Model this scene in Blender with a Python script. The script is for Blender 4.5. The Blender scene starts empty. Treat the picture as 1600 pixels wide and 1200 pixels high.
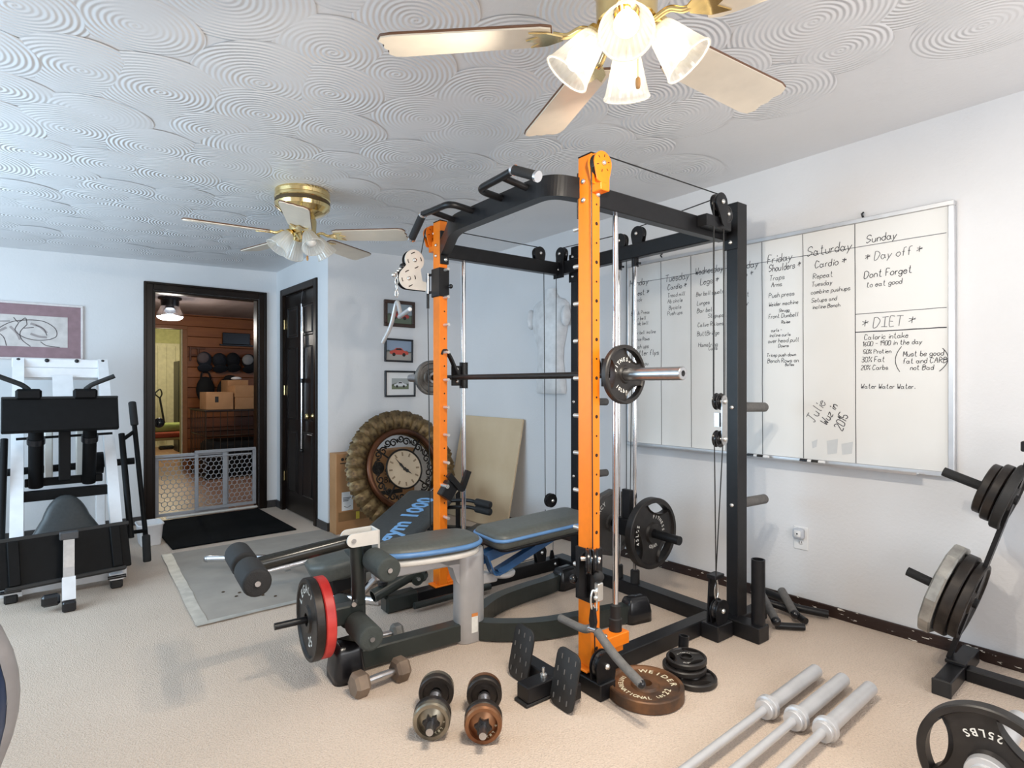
import bpy, bmesh, math, random
from mathutils import Vector, Matrix, Euler
random.seed(7)
PI = math.pi
SC = bpy.context.scene
COL = SC.collection
# ---------------------------------------------------------------- camera
cam_d = bpy.data.cameras.new('camera')
cam_d.sensor_width = 36.0
cam_d.lens = 36.0 * 900 / 1600
cam_d.clip_start = 0.02
cam = bpy.data.objects.new('camera', cam_d)
cam.location = (0, 0, 1.21)
cam.rotation_euler = (PI / 2, 0, -math.radians(40))
COL.objects.link(cam)
SC.camera = cam
# ---------------------------------------------------------------- world
W = bpy.data.worlds.new('daylight_sky')
SC.world = W
W.use_nodes = True
bg = W.node_tree.nodes['Background']
bg.inputs[0].default_value = (0.62, 0.78, 1.0, 1)
bg.inputs[1].default_value = 1.0
# ---------------------------------------------------------------- large lights: left window daylight and an added rear fill, both tilted at the ceiling
def area(name, loc, rot, sx, sy, e, col):
    l = bpy.data.lights.new(name, 'AREA')
    l.shape = 'RECTANGLE'; l.size = sx; l.size_y = sy; l.energy = e; l.color = col
    o = bpy.data.objects.new(name, l)
    o.location = loc; o.rotation_euler = rot
    COL.objects.link(o)
    return o
area('daylight_left_window', (-1.47, 3.6, 1.35), (0, -math.radians(107), 0), 1.3, 2.6, 58, (0.60, 0.82, 1.0))
area('rear_fill_light', (1.2, -1.55, 1.35), (math.radians(107), 0, 0), 3.2, 1.4, 44, (1.0, 0.98, 0.96))  # added fill from behind the camera, standing inside the rear wall
# ---------------------------------------------------------------- view
vs = SC.view_settings
vs.view_transform = 'Standard'
vs.look = 'None'
vs.gamma = 1.0
vs.use_curve_mapping = False
vs.exposure = 0.40
# ================================================================ helpers
def lin(h):
    h = h.lstrip('#')
    r = []
    for i in (0, 2, 4):
        c = int(h[i:i + 2], 16) / 255
        r.append(c / 12.92 if c <= 0.04045 else ((c + 0.055) / 1.055) ** 2.4)
    return tuple(r)

def V(*a): return Vector(a)

def Mx(loc=(0, 0, 0), rot=(0, 0, 0)):
    return Matrix.Translation(loc) @ Euler(rot).to_matrix().to_4x4()

def basis(o, x, y):
    """matrix with origin o, x axis along x, y axis along y (made square), z = x cross y"""
    x = Vector(x).normalized(); z = x.cross(Vector(y)).normalized(); y = z.cross(x)
    m = Matrix((x, y, z)).transposed().to_4x4()
    m.translation = Vector(o)
    return m

def along(p0, p1):
    p0 = Vector(p0); d = Vector(p1) - p0
    q = Vector((0, 0, 1)).rotation_difference(d.normalized()) if d.length > 1e-9 else None
    m = q.to_matrix().to_4x4() if q else Matrix.Identity(4)
    m.translation = p0
    return m, d.length

def fillet(path, rad, k=5):
    P = [Vector(p) for p in path]
    out = [P[0]]
    for i in range(1, len(P) - 1):
        a, b, c = P[i - 1], P[i], P[i + 1]
        r1 = min(rad, (a - b).length * .49); r2 = min(rad, (c - b).length * .49)
        p = b + (a - b).normalized() * r1; q = b + (c - b).normalized() * r2
        for j in range(k + 1):
            t = j / k
            out.append(p * (1 - t) ** 2 + b * 2 * t * (1 - t) + q * t * t)
    out.append(P[-1])
    return out

def spline(P, k=6):
    P = [Vector(p) for p in P]
    if len(P) < 3: return P
    Q = [P[0] * 2 - P[1]] + P + [P[-1] * 2 - P[-2]]
    out = []
    for i in range(1, len(Q) - 2):
        a, b, c, d = Q[i - 1:i + 3]
        for j in range(k):
            t = j / k
            out.append(.5 * (2 * b + (c - a) * t + (2 * a - 5 * b + 4 * c - d) * t * t + (3 * b - a - 3 * c + d) * t ** 3))
    out.append(P[-1])
    return out

_txt = {}
def text_data(body, size, bold=0.):
    k = (body, size, bold)
    if k not in _txt:
        cu = bpy.data.curves.new('t', 'FONT')
        cu.body = body; cu.size = size; cu.align_x = 'CENTER'; cu.resolution_u = 2; cu.offset = bold
        ob = bpy.data.objects.new('t', cu)
        me = bpy.data.meshes.new_from_object(ob)
        _txt[k] = ([tuple(v.co) for v in me.vertices], [tuple(p.vertices) for p in me.polygons])
        bpy.data.meshes.remove(me); bpy.data.objects.remove(ob); bpy.data.curves.remove(cu)
    return _txt[k]

class G:
    def __init__(s):
        s.v = []; s.f = []; s.sm = []; s.uv = {}
    def add(s, vs, fs, sm=False, m=None):
        o = len(s.v)
        if m is not None: vs = [m @ Vector(v) for v in vs]
        s.v += [tuple(v) for v in vs]
        s.f += [tuple(i + o for i in f) for f in fs]
        s.sm += [sm] * len(fs)
        return s
    def bb(s, x0, x1, y0, y1, z0, z1, m=None):
        vs = [(x, y, z) for z in (z0, z1) for y in (y0, y1) for x in (x0, x1)]
        return s.add(vs, [(0, 2, 3, 1), (4, 5, 7, 6), (0, 1, 5, 4), (2, 6, 7, 3), (0, 4, 6, 2), (1, 3, 7, 5)], False, m)
    def box(s, c, d, rot=(0, 0, 0)):
        return s.bb(-d[0] / 2, d[0] / 2, -d[1] / 2, d[1] / 2, -d[2] / 2, d[2] / 2, Mx(c, rot))
    def cb(s, x0, x1, y0, y1, z0, z1, b=.004, m=None):
        """box with chamfered edges"""
        lo = (x0, y0, z0); hi = (x1, y1, z1)
        vs = []; idx = {}
        for cx in (0, 1):
            for cy in (0, 1):
                for cz in (0, 1):
                    c = (cx, cy, cz)
                    for ax in range(3):
                        p = []
                        for a in range(3):
                            e = hi[a] if c[a] else lo[a]
                            if a != ax: e += -b if c[a] else b
                            p.append(e)
                        idx[c, ax] = len(vs); vs.append(p)
        fs = []
        for ax in range(3):
            o = [a for a in range(3) if a != ax]
            for sgn in (0, 1):
                q = []
                for u, w in ((0, 0), (1, 0), (1, 1), (0, 1)):
                    c = [0, 0, 0]; c[ax] = sgn; c[o[0]] = u; c[o[1]] = w
                    q.append(idx[tuple(c), ax])
                flip = (sgn == 0) ^ (ax == 1)
                fs.append(tuple(reversed(q)) if flip else tuple(q))
        for ax in range(3):
            o = [a for a in range(3) if a != ax]
            for u in (0, 1):
                for w in (0, 1):
                    c0 = [0, 0, 0]; c0[o[0]] = u; c0[o[1]] = w; c1 = list(c0); c1[ax] = 1
                    q = [idx[tuple(c0), o[0]], idx[tuple(c0), o[1]], idx[tuple(c1), o[1]], idx[tuple(c1), o[0]]]
                    fs.append(tuple(q) if ((u ^ w) ^ (ax == 1)) else tuple(reversed(q)))
        for cx in (0, 1):
            for cy in (0, 1):
                for cz in (0, 1):
                    q = [idx[(cx, cy, cz), a] for a in range(3)]
                    fs.append(tuple(q) if (cx ^ cy ^ cz) else tuple(reversed(q)))
        return s.add(vs, fs, False, m)
    def lathe(s, prof, m=None, n=24, sharp=True, a0=0., a1=2 * PI):
        full = abs(a1 - a0 - 2 * PI) < 1e-6
        na = n if full else n + 1
        cs = [(math.cos(a0 + (a1 - a0) * i / n), math.sin(a0 + (a1 - a0) * i / n)) for i in range(na)]
        def ring(r, z): return [(r * c, r * d, z) for c, d in cs]
        if sharp:
            for (r0, z0), (r1, z1) in zip(prof, prof[1:]):
                flat = abs(z0 - z1) < 1e-7
                if r0 < 1e-7 and full: s.add([(0, 0, z0)] + ring(r1, z1), [(0, 1 + (i + 1) % n, 1 + i) for i in range(n)], not flat, m)
                elif r1 < 1e-7 and full: s.add([(0, 0, z1)] + ring(r0, z0), [(0, 1 + i, 1 + (i + 1) % n) for i in range(n)], not flat, m)
                else:
                    s.add(ring(r0, z0) + ring(r1, z1), [(i, (i + 1) % na, na + (i + 1) % na, na + i) for i in range(n)], not flat, m)
        else:
            vs = []
            for r, z in prof: vs += ring(max(r, 1e-6), z)
            fs = []
            for k in range(len(prof) - 1):
                for i in range(n):
                    fs.append((k * na + i, k * na + (i + 1) % na, (k + 1) * na + (i + 1) % na, (k + 1) * na + i))
            s.add(vs, fs, True, m)
        return s
    def cyl(s, p0, p1, r, r1=None, n=16, cap=True):
        m, L = along(p0, p1)
        r1 = r if r1 is None else r1
        pr = [(r, 0), (r1, L)]
        if cap: pr = [(0, 0)] + pr + [(0, L)]
        return s.lathe(pr, m, n)
    def rcyl(s, p0, p1, r, b, n=20):
        """cylinder with rounded ends (foam rollers)"""
        m, L = along(p0, p1)
        pr = [(0, 0)]
        for k in range(5):
            a = k / 4 * PI / 2
            pr.append((r - b + b * math.sin(a), b - b * math.cos(a)))
        pr += [(q[0], L - q[1]) for q in reversed(pr)]
        return s.lathe(pr, m, n, False)
    def tube(s, path, r, n=10, cap=True, closed=False):
        P = [Vector(p) for p in path]
        N = len(P)
        rr = r if isinstance(r, (list, tuple)) else [r] * N
        T = []
        for i in range(N):
            a = P[i - 1] if (i or closed) else P[i]
            b = P[(i + 1) % N] if (i < N - 1 or closed) else P[i]
            T.append((b - a).normalized())
        x = T[0].orthogonal().normalized()
        vs = []
        for i in range(N):
            x = (x - T[i] * x.dot(T[i]))
            x = x.normalized() if x.length > 1e-6 else T[i].orthogonal().normalized()
            y = T[i].cross(x)
            for k in range(n):
                a = 2 * PI * k / n
                vs.append(P[i] + x * (rr[i] * math.cos(a)) + y * (rr[i] * math.sin(a)))
        fs = []
        for i in range(N if closed else N - 1):
            j = (i + 1) % N
            for k in range(n):
                fs.append((i * n + k, i * n + (k + 1) % n, j * n + (k + 1) % n, j * n + k))
        s.add(vs, fs, True)
        if cap and not closed:
            s.add(vs[:n], [tuple(reversed(range(n)))]); s.add(vs[-n:], [tuple(range(n))])
        return s
    def rsweep(s, path, w, h, up=(0, 0, 1), cap=True):
        P = [Vector(p) for p in path]; N = len(P); up = Vector(up)
        R = []
        for i in range(N):
            t0 = (P[i] - P[i - 1]).normalized() if i else None
            t1 = (P[i + 1] - P[i]).normalized() if i < N - 1 else None
            t = ((t0 or t1) + (t1 or t0)).normalized()
            sd = t.cross(up).normalized(); u = sd.cross(t).normalized()
            k = 1.0
            if t0 and t1: k = 1 / max(.4, t.dot(t1))
            R.append([P[i] + sd * (a * w / 2 * k) + u * (b * h / 2) for a, b in ((-1, -1), (1, -1), (1, 1), (-1, 1))])
        for i in range(N - 1):
            for k in range(4):
                j = (k + 1) % 4
                s.add([R[i][k], R[i][j], R[i + 1][j], R[i + 1][k]], [(0, 1, 2, 3)])
        if cap:
            s.add(R[0], [(3, 2, 1, 0)]); s.add(R[-1], [(0, 1, 2, 3)])
        return s
    def prism(s, poly, z0, z1, m=None, sm=False):
        n = len(poly)
        lo = [(x, y, z0) for x, y in poly]; hi = [(x, y, z1) for x, y in poly]
        s.add(lo, [tuple(reversed(range(n)))], False, m); s.add(hi, [tuple(range(n))], False, m)
        s.add(lo + hi, [(i, (i + 1) % n, n + (i + 1) % n, n + i) for i in range(n)], sm, m)
        return s
    def cushion(s, poly, prof, m=None, cap=True):
        """rings of an outline offset inwards: prof = [(inset, z), ...] from bottom to top"""
        n = len(poly); P = [Vector(p) for p in poly]; nr = []
        for i in range(n):
            d = (P[(i + 1) % n] - P[i - 1]).normalized()
            nr.append(Vector((-d.y, d.x)))
        vs = []
        for ins, z in prof:
            vs += [(P[i].x + nr[i].x * ins, P[i].y + nr[i].y * ins, z) for i in range(n)]
        fs = []
        for k in range(len(prof) - 1):
            fs += [(k * n + i, k * n + (i + 1) % n, (k + 1) * n + (i + 1) % n, (k + 1) * n + i) for i in range(n)]
        if cap:
            fs.append(tuple(reversed(range(n)))); L = (len(prof) - 1) * n
            fs.append(tuple(range(L, L + n)))
        return s.add(vs, fs, True, m)
    def ball(s, c, r, n=14, sc=(1, 1, 1), rot=(0, 0, 0)):
        pr = [(r * math.sin(PI * k / (n // 2 + 2)), -r * math.cos(PI * k / (n // 2 + 2))) for k in range(n // 2 + 3)]
        return s.lathe(pr, Mx(c, rot) @ Matrix.Diagonal((*sc, 1)), n, False)
    def torus(s, c, R, r, m=None, n=32, k=8):
        pts = [(R * math.cos(2 * PI * i / n), R * math.sin(2 * PI * i / n), 0) for i in range(n)]
        m2 = Mx(c) if m is None else m @ Mx(c)
        return s.tube([m2 @ Vector(p) for p in pts], r, k, False, True)
    def text(s, body, size, m, ex=0.0006, bold=0.):
        vs, fs = text_data(body, size, bold)
        return s.add([(x, y, ex) for x, y, z in vs], fs, False, m)
    def arctext(s, body, size, R, mid, m, ex=.0006, flip=False, adv=.72, bold=.012):
        """letters set round a circle of radius R, centred on angle mid (degrees); flip reads along the bottom"""
        n = len(body); st = size * adv / R
        for i, ch in enumerate(body):
            if ch == ' ': continue
            k = (i - (n - 1) / 2) * st
            a = math.radians(mid) + (k if flip else -k)
            rot = a + PI / 2 if flip else a - PI / 2
            vs, fs = text_data(ch, size, size * bold)
            mm = m @ Mx((R * math.cos(a), R * math.sin(a), 0), (0, 0, rot))
            s.add([(x, y, ex) for x, y, z in vs], fs, False, mm)
        return s

def obj(name, g, mat, parent=None, loc=None, rot=None):
    me = bpy.data.meshes.new(name)
    me.from_pydata(g.v, [], g.f)
    me.polygons.foreach_set('use_smooth', g.sm)
    me.materials.append(mat)
    if g.uv:
        ul = me.uv_layers.new(name='UVMap')
        for lp in me.loops: ul.data[lp.index].uv = g.uv.get(lp.vertex_index, (0, 0))
    me.update()
    o = bpy.data.objects.new(name, me)
    COL.objects.link(o)
    if parent is not None: o.parent = parent
    if loc is not None: o.location = loc
    if rot is not None: o.rotation_euler = rot
    return o

def tag(o, label, cat, group=None):
    o['label'] = label; o['category'] = cat
    if group: o['group'] = group
    return o

def thing(name, label, cat, loc=(0, 0, 0), rz=0., group=None, rot=None):
    o = bpy.data.objects.new(name, None)
    o.empty_display_size = .05
    COL.objects.link(o)
    o.location = loc
    o.rotation_euler = rot if rot is not None else (0, 0, rz)
    return tag(o, label, cat, group)

def struct(name, g, mat, parent=None):
    o = obj(name, g, mat, parent)
    if parent is None: o['kind'] = 'structure'
    return o

def same(o, parent, loc=None, rot=None):
    """another piece that shares the mesh of o"""
    c = o.copy(); COL.objects.link(c); c.parent = parent
    if loc is not None: c.location = loc
    if rot is not None: c.rotation_euler = rot
    return c

def dup(root, loc, rot=None, label=None):
    r = root.copy(); COL.objects.link(r); r.location = loc
    if rot is not None: r.rotation_euler = rot
    if label: r['label'] = label
    for ch in list(root.children):
        c = ch.copy(); COL.objects.link(c); c.parent = r
        for g in ch.children:
            d = g.copy(); COL.objects.link(d); d.parent = c
    return r

def rrect(w, h, r, k=5, cx=0., cy=0.):
    out = []
    for sx, sy, a0 in ((1, 1, 0), (-1, 1, 90), (-1, -1, 180), (1, -1, 270)):
        for i in range(k + 1):
            a = math.radians(a0 + 90 * i / k)
            out.append((cx + sx * (w / 2 - r) + r * math.cos(a), cy + sy * (h / 2 - r) + r * math.sin(a)))
    return out

# ================================================================ materials
MATS = {}
def pm(name, col, rough=.5, metal=0., var=.1, scale=18., bump=0., bscale=250., coat=0., spec=.5):
    if name in MATS: return MATS[name]
    if isinstance(col, str): col = lin(col)
    m = bpy.data.materials.new(name); m.use_nodes = True
    nt = m.node_tree; b = nt.nodes['Principled BSDF']
    tc = nt.nodes.new('ShaderNodeTexCoord')
    nz = nt.nodes.new('ShaderNodeTexNoise'); nz.inputs['Scale'].default_value = scale; nz.inputs['Detail'].default_value = 4
    nt.links.new(tc.outputs['Object'], nz.inputs['Vector'])
    rp = nt.nodes.new('ShaderNodeValToRGB')
    rp.color_ramp.elements[0].position = .3; rp.color_ramp.elements[1].position = .7
    rp.color_ramp.elements[0].color = (*[c * (1 - var) for c in col], 1)
    rp.color_ramp.elements[1].color = (*[min(1, c * (1 + var)) for c in col], 1)
    nt.links.new(nz.outputs['Fac'], rp.inputs['Fac'])
    nt.links.new(rp.outputs['Color'], b.inputs['Base Color'])
    b.inputs['Roughness'].default_value = rough
    b.inputs['Metallic'].default_value = metal
    b.inputs['Specular IOR Level'].default_value = spec
    if coat: b.inputs['Coat Weight'].default_value = coat
    if bump:
        n2 = nt.nodes.new('ShaderNodeTexNoise'); n2.inputs['Scale'].default_value = bscale; n2.inputs['Detail'].default_value = 3
        nt.links.new(tc.outputs['Object'], n2.inputs['Vector'])
        bp = nt.nodes.new('ShaderNodeBump'); bp.inputs['Strength'].default_value = bump; bp.inputs['Distance'].default_value = .01
        nt.links.new(n2.outputs['Fac'], bp.inputs['Height'])
        nt.links.new(bp.outputs['Normal'], b.inputs['Normal'])
    MATS[name] = m
    return m

def emit(name, col, s):
    m = bpy.data.materials.new(name); m.use_nodes = True
    b = m.node_tree.nodes['Principled BSDF']
    b.inputs['Base Color'].default_value = (*col, 1)
    b.inputs['Emission Color'].default_value = (*col, 1)
    b.inputs['Emission Strength'].default_value = s
    MATS[name] = m
    return m

def two_tone(name, c1, c2, scale, lo, hi, rough=.5, metal=0., bump=0., stretch=(1, 1, 1)):
    """noise blotches of c2 on c1"""
    m = bpy.data.materials.new(name); m.use_nodes = True
    nt = m.node_tree; b = nt.nodes['Principled BSDF']
    tc = nt.nodes.new('ShaderNodeTexCoord'); mp = nt.nodes.new('ShaderNodeMapping')
    mp.inputs['Scale'].default_value = stretch
    nt.links.new(tc.outputs['Object'], mp.inputs['Vector'])
    nz = nt.nodes.new('ShaderNodeTexNoise'); nz.inputs['Scale'].default_value = scale; nz.inputs['Detail'].default_value = 6
    nt.links.new(mp.outputs['Vector'], nz.inputs['Vector'])
    rp = nt.nodes.new('ShaderNodeValToRGB')
    rp.color_ramp.elements[0].position = lo; rp.color_ramp.elements[1].position = hi
    c1 = lin(c1) if isinstance(c1, str) else c1; c2 = lin(c2) if isinstance(c2, str) else c2
    rp.color_ramp.elements[0].color = (*c1, 1); rp.color_ramp.elements[1].color = (*c2, 1)
    nt.links.new(nz.outputs['Fac'], rp.inputs['Fac']); nt.links.new(rp.outputs['Color'], b.inputs['Base Color'])
    b.inputs['Roughness'].default_value = rough; b.inputs['Metallic'].default_value = metal
    if bump:
        bp = nt.nodes.new('ShaderNodeBump'); bp.inputs['Strength'].default_value = bump; bp.inputs['Distance'].default_value = .01
        nt.links.new(nz.outputs['Fac'], bp.inputs['Height']); nt.links.new(bp.outputs['Normal'], b.inputs['Normal'])
    MATS[name] = m
    return m

WALL = pm('painted_wall', (.74, .745, .76), .75, 0, .02, 2.5, .12, 60)
CEIL = pm('ceiling_plaster', (.76, .765, .78), .55, 0, .02, 3, .15, 40)
TRIM = two_tone('dark_brown_trim', '#120b08', '#241811', 9, .35, .75, .35, 0, 0, (1, 1, .2))
BASEB = two_tone('chipped_baseboard', '#2a1812', '#d9d2c8', 34, .655, .67, .5, 0, .3, (2, .6, 2))
DARKBASE = pm('grey_baseboard', '#3b3838', .5)
ORANGE = pm('orange_powder_coat', (.88, .215, .008), .38, 0, .04, 30, .03, 400)
BLACK = pm('black_powder_coat', (.009, .009, .0105), .36, 0, .2, 30, .05, 500, 0, .35)
BLACKG = pm('black_gloss_plastic', (.012, .012, .014), .25, 0, .1)
RUBBER = pm('black_rubber', (.014, .0135, .0135), .6, 0, .15, 40, .1, 300)
CHROME = pm('chrome', (.82, .82, .84), .13, 1, .03)
STEEL = pm('brushed_steel', (.55, .55, .56), .3, 1, .06, 60)
BOLT = pm('zinc_bolt', (.78, .78, .76), .25, .9, .05)
SILVER = pm('silver_paint', (.50, .50, .51), .38, .35, .05)
WHITEP = pm('white_paint', (.78, .78, .80), .4, 0, .04)
OFFWHITE = pm('off_white_plastic', (.72, .69, .64), .45, 0, .05)
VINYL = pm('black_vinyl', (.030, .034, .036), .36, 0, .15, 60, .08, 500)
VINYLG = pm('grey_green_vinyl', (.088, .096, .088), .42, 0, .12, 60, .08, 500)
BLUEPIPE = pm('blue_piping', (.11, .25, .50), .35, 0, .1)
BLUEMET = pm('blue_painted_steel', (.020, .075, .19), .35, 0, .1)
FOAM = pm('grey_green_foam', (.048, .056, .052), .8, 0, .12, 50, .25, 300)
FOAMB = pm('black_foam', (.014, .014, .015), .75, 0, .12, 50, .25, 300)
FOAMG = pm('grey_foam', (.13, .125, .12), .75, 0, .12, 50, .25, 300)
DARKTUBE = pm('dark_green_black_tube', (.022, .028, .026), .33, 0, .15)
IRON = two_tone('worn_cast_iron', '#211d1b', '#3a332e', 14, .4, .7, .45, .35, .15)
RUST = two_tone('rusty_cast_iron', '#4c3a2e', '#7c5638', 12, .38, .66, .5, .35, .25)
GRIPPLATE = two_tone('grey_black_rubber_coat', '#1e1b1a', '#2b2725', 20, .4, .7, .45, 0, .08)
SILVERPLATE = two_tone('worn_silver_plate', '#8d8b86', '#b9b7b1', 16, .35, .7, .4, .55, .1)
RED = two_tone('red_plate', '#b3201d', '#d1413a', 10, .4, .7, .45)
WLET = pm('white_lettering', (.80, .79, .74), .6, 0, .06, 60)
CREAML = pm('cream_lettering', (.72, .66, .48), .6, 0, .12, 60)
CABLE = pm('black_cable', (.008, .008, .008), .4)
INK = pm('dark_marker_ink', (.035, .035, .045), .6)
INKL = pm('faded_marker_ink', (.16, .16, .17), .6)
BRASS = pm('polished_brass', (.80, .62, .30), .15, 1, .08)
CREAM = pm('cream_blade', (.78, .70, .58), .35, 0, .04)
CARD = two_tone('cardboard', '#a97c52', '#b88a60', 6, .35, .7, .8)
CARDD = pm('packing_tape', '#8e6a45', .35)
PRINT = pm('black_print', (.02, .018, .016), .7)
PANELK = pm('matt_black_panel', (.0045, .0045, .005), .55, 0, .2, 30, .05, 300, 0, .15)
for _n in ('dark_brown_trim',): MATS[_n].node_tree.nodes['Principled BSDF'].inputs['Specular IOR Level'].default_value = .2
FARPLATE = two_tone('grey_metal_plate', '#5c5a57', '#8f8d89', 12, .35, .7, .35, .6, .1)
PAPER = pm('white_paper', (.80, .80, .80), .7, 0, .02)
# ================================================================ the room
def ceil_z(x, y): return 2.45 - .0165 * y - .03 * (3.2 - x)

def carpet_material():
    m = bpy.data.materials.new('beige_carpet'); m.use_nodes = True
    nt = m.node_tree; b = nt.nodes['Principled BSDF']
    tc = nt.nodes.new('ShaderNodeTexCoord')
    n1 = nt.nodes.new('ShaderNodeTexNoise'); n1.inputs['Scale'].default_value = 1.1; n1.inputs['Detail'].default_value = 5
    n2 = nt.nodes.new('ShaderNodeTexNoise'); n2.inputs['Scale'].default_value = 150; n2.inputs['Detail'].default_value = 3
    vo = nt.nodes.new('ShaderNodeTexVoronoi'); vo.inputs['Scale'].default_value = 190
    for n in (n1, n2, vo): nt.links.new(tc.outputs['Object'], n.inputs['Vector'])
    r1 = nt.nodes.new('ShaderNodeValToRGB')
    r1.color_ramp.elements[0].position = .3; r1.color_ramp.elements[1].position = .7
    r1.color_ramp.elements[0].color = (.60, .488, .400, 1); r1.color_ramp.elements[1].color = (.675, .558, .465, 1)
    nt.links.new(n1.outputs['Fac'], r1.inputs['Fac'])
    r2 = nt.nodes.new('ShaderNodeValToRGB')
    r2.color_ramp.elements[0].position = .25; r2.color_ramp.elements[1].position = .55
    r2.color_ramp.elements[0].color = (.80, .80, .80, 1); r2.color_ramp.elements[1].color = (1, 1, 1, 1)
    nt.links.new(n2.outputs['Fac'], r2.inputs['Fac'])
    mx = nt.nodes.new('ShaderNodeMix'); mx.data_type = 'RGBA'; mx.blend_type = 'MULTIPLY'; mx.inputs[0].default_value = 1
    nt.links.new(r1.outputs['Color'], mx.inputs[6]); nt.links.new(r2.outputs['Color'], mx.inputs[7])
    nt.links.new(mx.outputs[2], b.inputs['Base Color'])
    b.inputs['Roughness'].default_value = .95; b.inputs['Specular IOR Level'].default_value = .1
    bp = nt.nodes.new('ShaderNodeBump'); bp.inputs['Strength'].default_value = .55; bp.inputs['Distance'].default_value = .006
    ad = nt.nodes.new('ShaderNodeMath'); ad.operation = 'ADD'
    nt.links.new(n2.outputs['Fac'], ad.inputs[0]); nt.links.new(vo.outputs['Distance'], ad.inputs[1])
    nt.links.new(ad.outputs[0], bp.inputs['Height']); nt.links.new(bp.outputs['Normal'], b.inputs['Normal'])
    return m

def swirl_material():
    m = bpy.data.materials.new('swirled_plaster'); m.use_nodes = True
    nt = m.node_tree; b = nt.nodes['Principled BSDF']
    b.inputs['Base Color'].default_value = (.76, .765, .78, 1); b.inputs['Roughness'].default_value = .45
    def N(t, op=None, *ins):
        n = nt.nodes.new(t)
        if op: n.operation = op
        for i, x in enumerate(ins):
            if isinstance(x, (int, float)): n.inputs[i].default_value = x
            elif x is not None: nt.links.new(x, n.inputs[i])
        return n
    uv = N('ShaderNodeTexCoord').outputs['UV']
    sp = N('ShaderNodeSeparateXYZ', None, uv)
    ln = N('ShaderNodeVectorMath', 'LENGTH', uv).outputs['Value']
    an = N('ShaderNodeMath', 'ARCTAN2', sp.outputs[1], sp.outputs[0]).outputs[0]
    nz = nt.nodes.new('ShaderNodeTexNoise'); nz.inputs['Scale'].default_value = 5; nz.inputs['Detail'].default_value = 1
    nt.links.new(uv, nz.inputs['Vector'])
    n2 = nt.nodes.new('ShaderNodeTexNoise'); n2.inputs['Scale'].default_value = 4
    tc = nt.nodes.new('ShaderNodeTexCoord'); nt.links.new(tc.outputs['Object'], n2.inputs['Vector'])
    fr = N('ShaderNodeMath', 'MULTIPLY', ln, 2 * PI / .0185).outputs[0]
    ph = N('ShaderNodeMath', 'ADD', fr, an).outputs[0]
    nn = N('ShaderNodeMath', 'MULTIPLY', nz.outputs['Fac'], 5.).outputs[0]
    ph = N('ShaderNodeMath', 'ADD', ph, nn).outputs[0]
    sn = N('ShaderNodeMath', 'SINE', ph).outputs[0]
    am = N('ShaderNodeMapRange'); nt.links.new(n2.outputs['Fac'], am.inputs[0]); am.inputs[1].default_value = .35; am.inputs[2].default_value = .65; am.inputs[3].default_value = .08; am.inputs[4].default_value = 1.
    hh = N('ShaderNodeMath', 'MULTIPLY', sn, am.outputs[0]).outputs[0]
    bp = nt.nodes.new('ShaderNodeBump'); bp.inputs['Strength'].default_value = .5; bp.inputs['Distance'].default_value = .004
    nt.links.new(hh, bp.inputs['Height']); nt.links.new(bp.outputs['Normal'], b.inputs['Normal'])
    return m

struct('floor', G().bb(-1.75, 3.3, -1.85, 5.9, -.08, 0), carpet_material())
# ceiling: a slab that falls slightly towards the door
g = G()
cs = [(-1.8, -1.9), (3.32, -1.9), (3.32, 5.98), (-1.8, 5.98)]
lo = [(x, y, ceil_z(x, y)) for x, y in cs]; hi = [(x, y, z + .1) for x, y, z in lo]
g.add(lo + hi, [(0, 1, 2, 3), (7, 6, 5, 4), (0, 4, 5, 1), (1, 5, 6, 2), (2, 6, 7, 3), (3, 7, 4, 0)])
ceiling = struct('ceiling', g, CEIL)
g = G(); rs = random.Random(3)
ny = 22
for j in range(ny):
    for i in range(15):
        cx = -1.55 + i * .33 + (.165 if j % 2 else 0) + rs.uniform(-.07, .07); cy = -1.45 + j * .33 + rs.uniform(-.07, .07)
        R = rs.uniform(.17, .27)
        if cx + R > 3.16 or cx - R < -1.7 or cy + R > 5.84 or (cy + R > 4.55 and cx + R > 1.86): continue
        if cx > 2.55 and rs.random() < .75: continue
        ta = rs.uniform(-.6, .6) - PI / 2
        n = 40
        o = len(g.v); rings = (1., .86, .45, .0)
        vs = []; dep = (.0, .0018, .0028, .0032)
        e = rs.uniform(.85, 1.15)
        for q, dd in zip(rings, dep):
            for k in range(n):
                a = 2 * PI * k / n
                lx = R * q * math.cos(a) * e; ly = R * q * math.sin(a) / e
                tl = .0016 * (lx * math.cos(ta) + ly * math.sin(ta)) / R
                vs.append((cx + lx, cy + ly, ceil_z(cx + lx, cy + ly) - dd - max(0, .0014 + tl)))
                g.uv[o + len(vs) - 1] = (lx, ly)
        fs = [(q * n + k, (q + 1) * n + k, (q + 1) * n + (k + 1) % n, q * n + (k + 1) % n) for q in range(3) for k in range(n)]
        g.add(vs, fs, True)
sw = obj('plaster_swirls', g, swirl_material(), ceiling); sw['kind'] = 'stuff'

struct('wall_right', G().bb(3.2, 3.3, -1.85, 4.69, 0, 2.56), WALL)
struct('wall_back', G().bb(1.88, 3.2, 4.59, 4.69, 0, 2.56), WALL)
# closet wall with an opening for the six-panel door
g = G(); g.bb(1.88, 1.98, 4.69, 4.86, 0, 2.56); g.bb(1.88, 1.98, 5.66, 5.86, 0, 2.56); g.bb(1.88, 1.98, 4.86, 5.66, 2.06, 2.56)
struct('wall_closet', g, WALL)
struct('wall_closet_inside', G().bb(2.3, 2.36, 4.69, 5.86, 0, 2.5), WALL)
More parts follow.
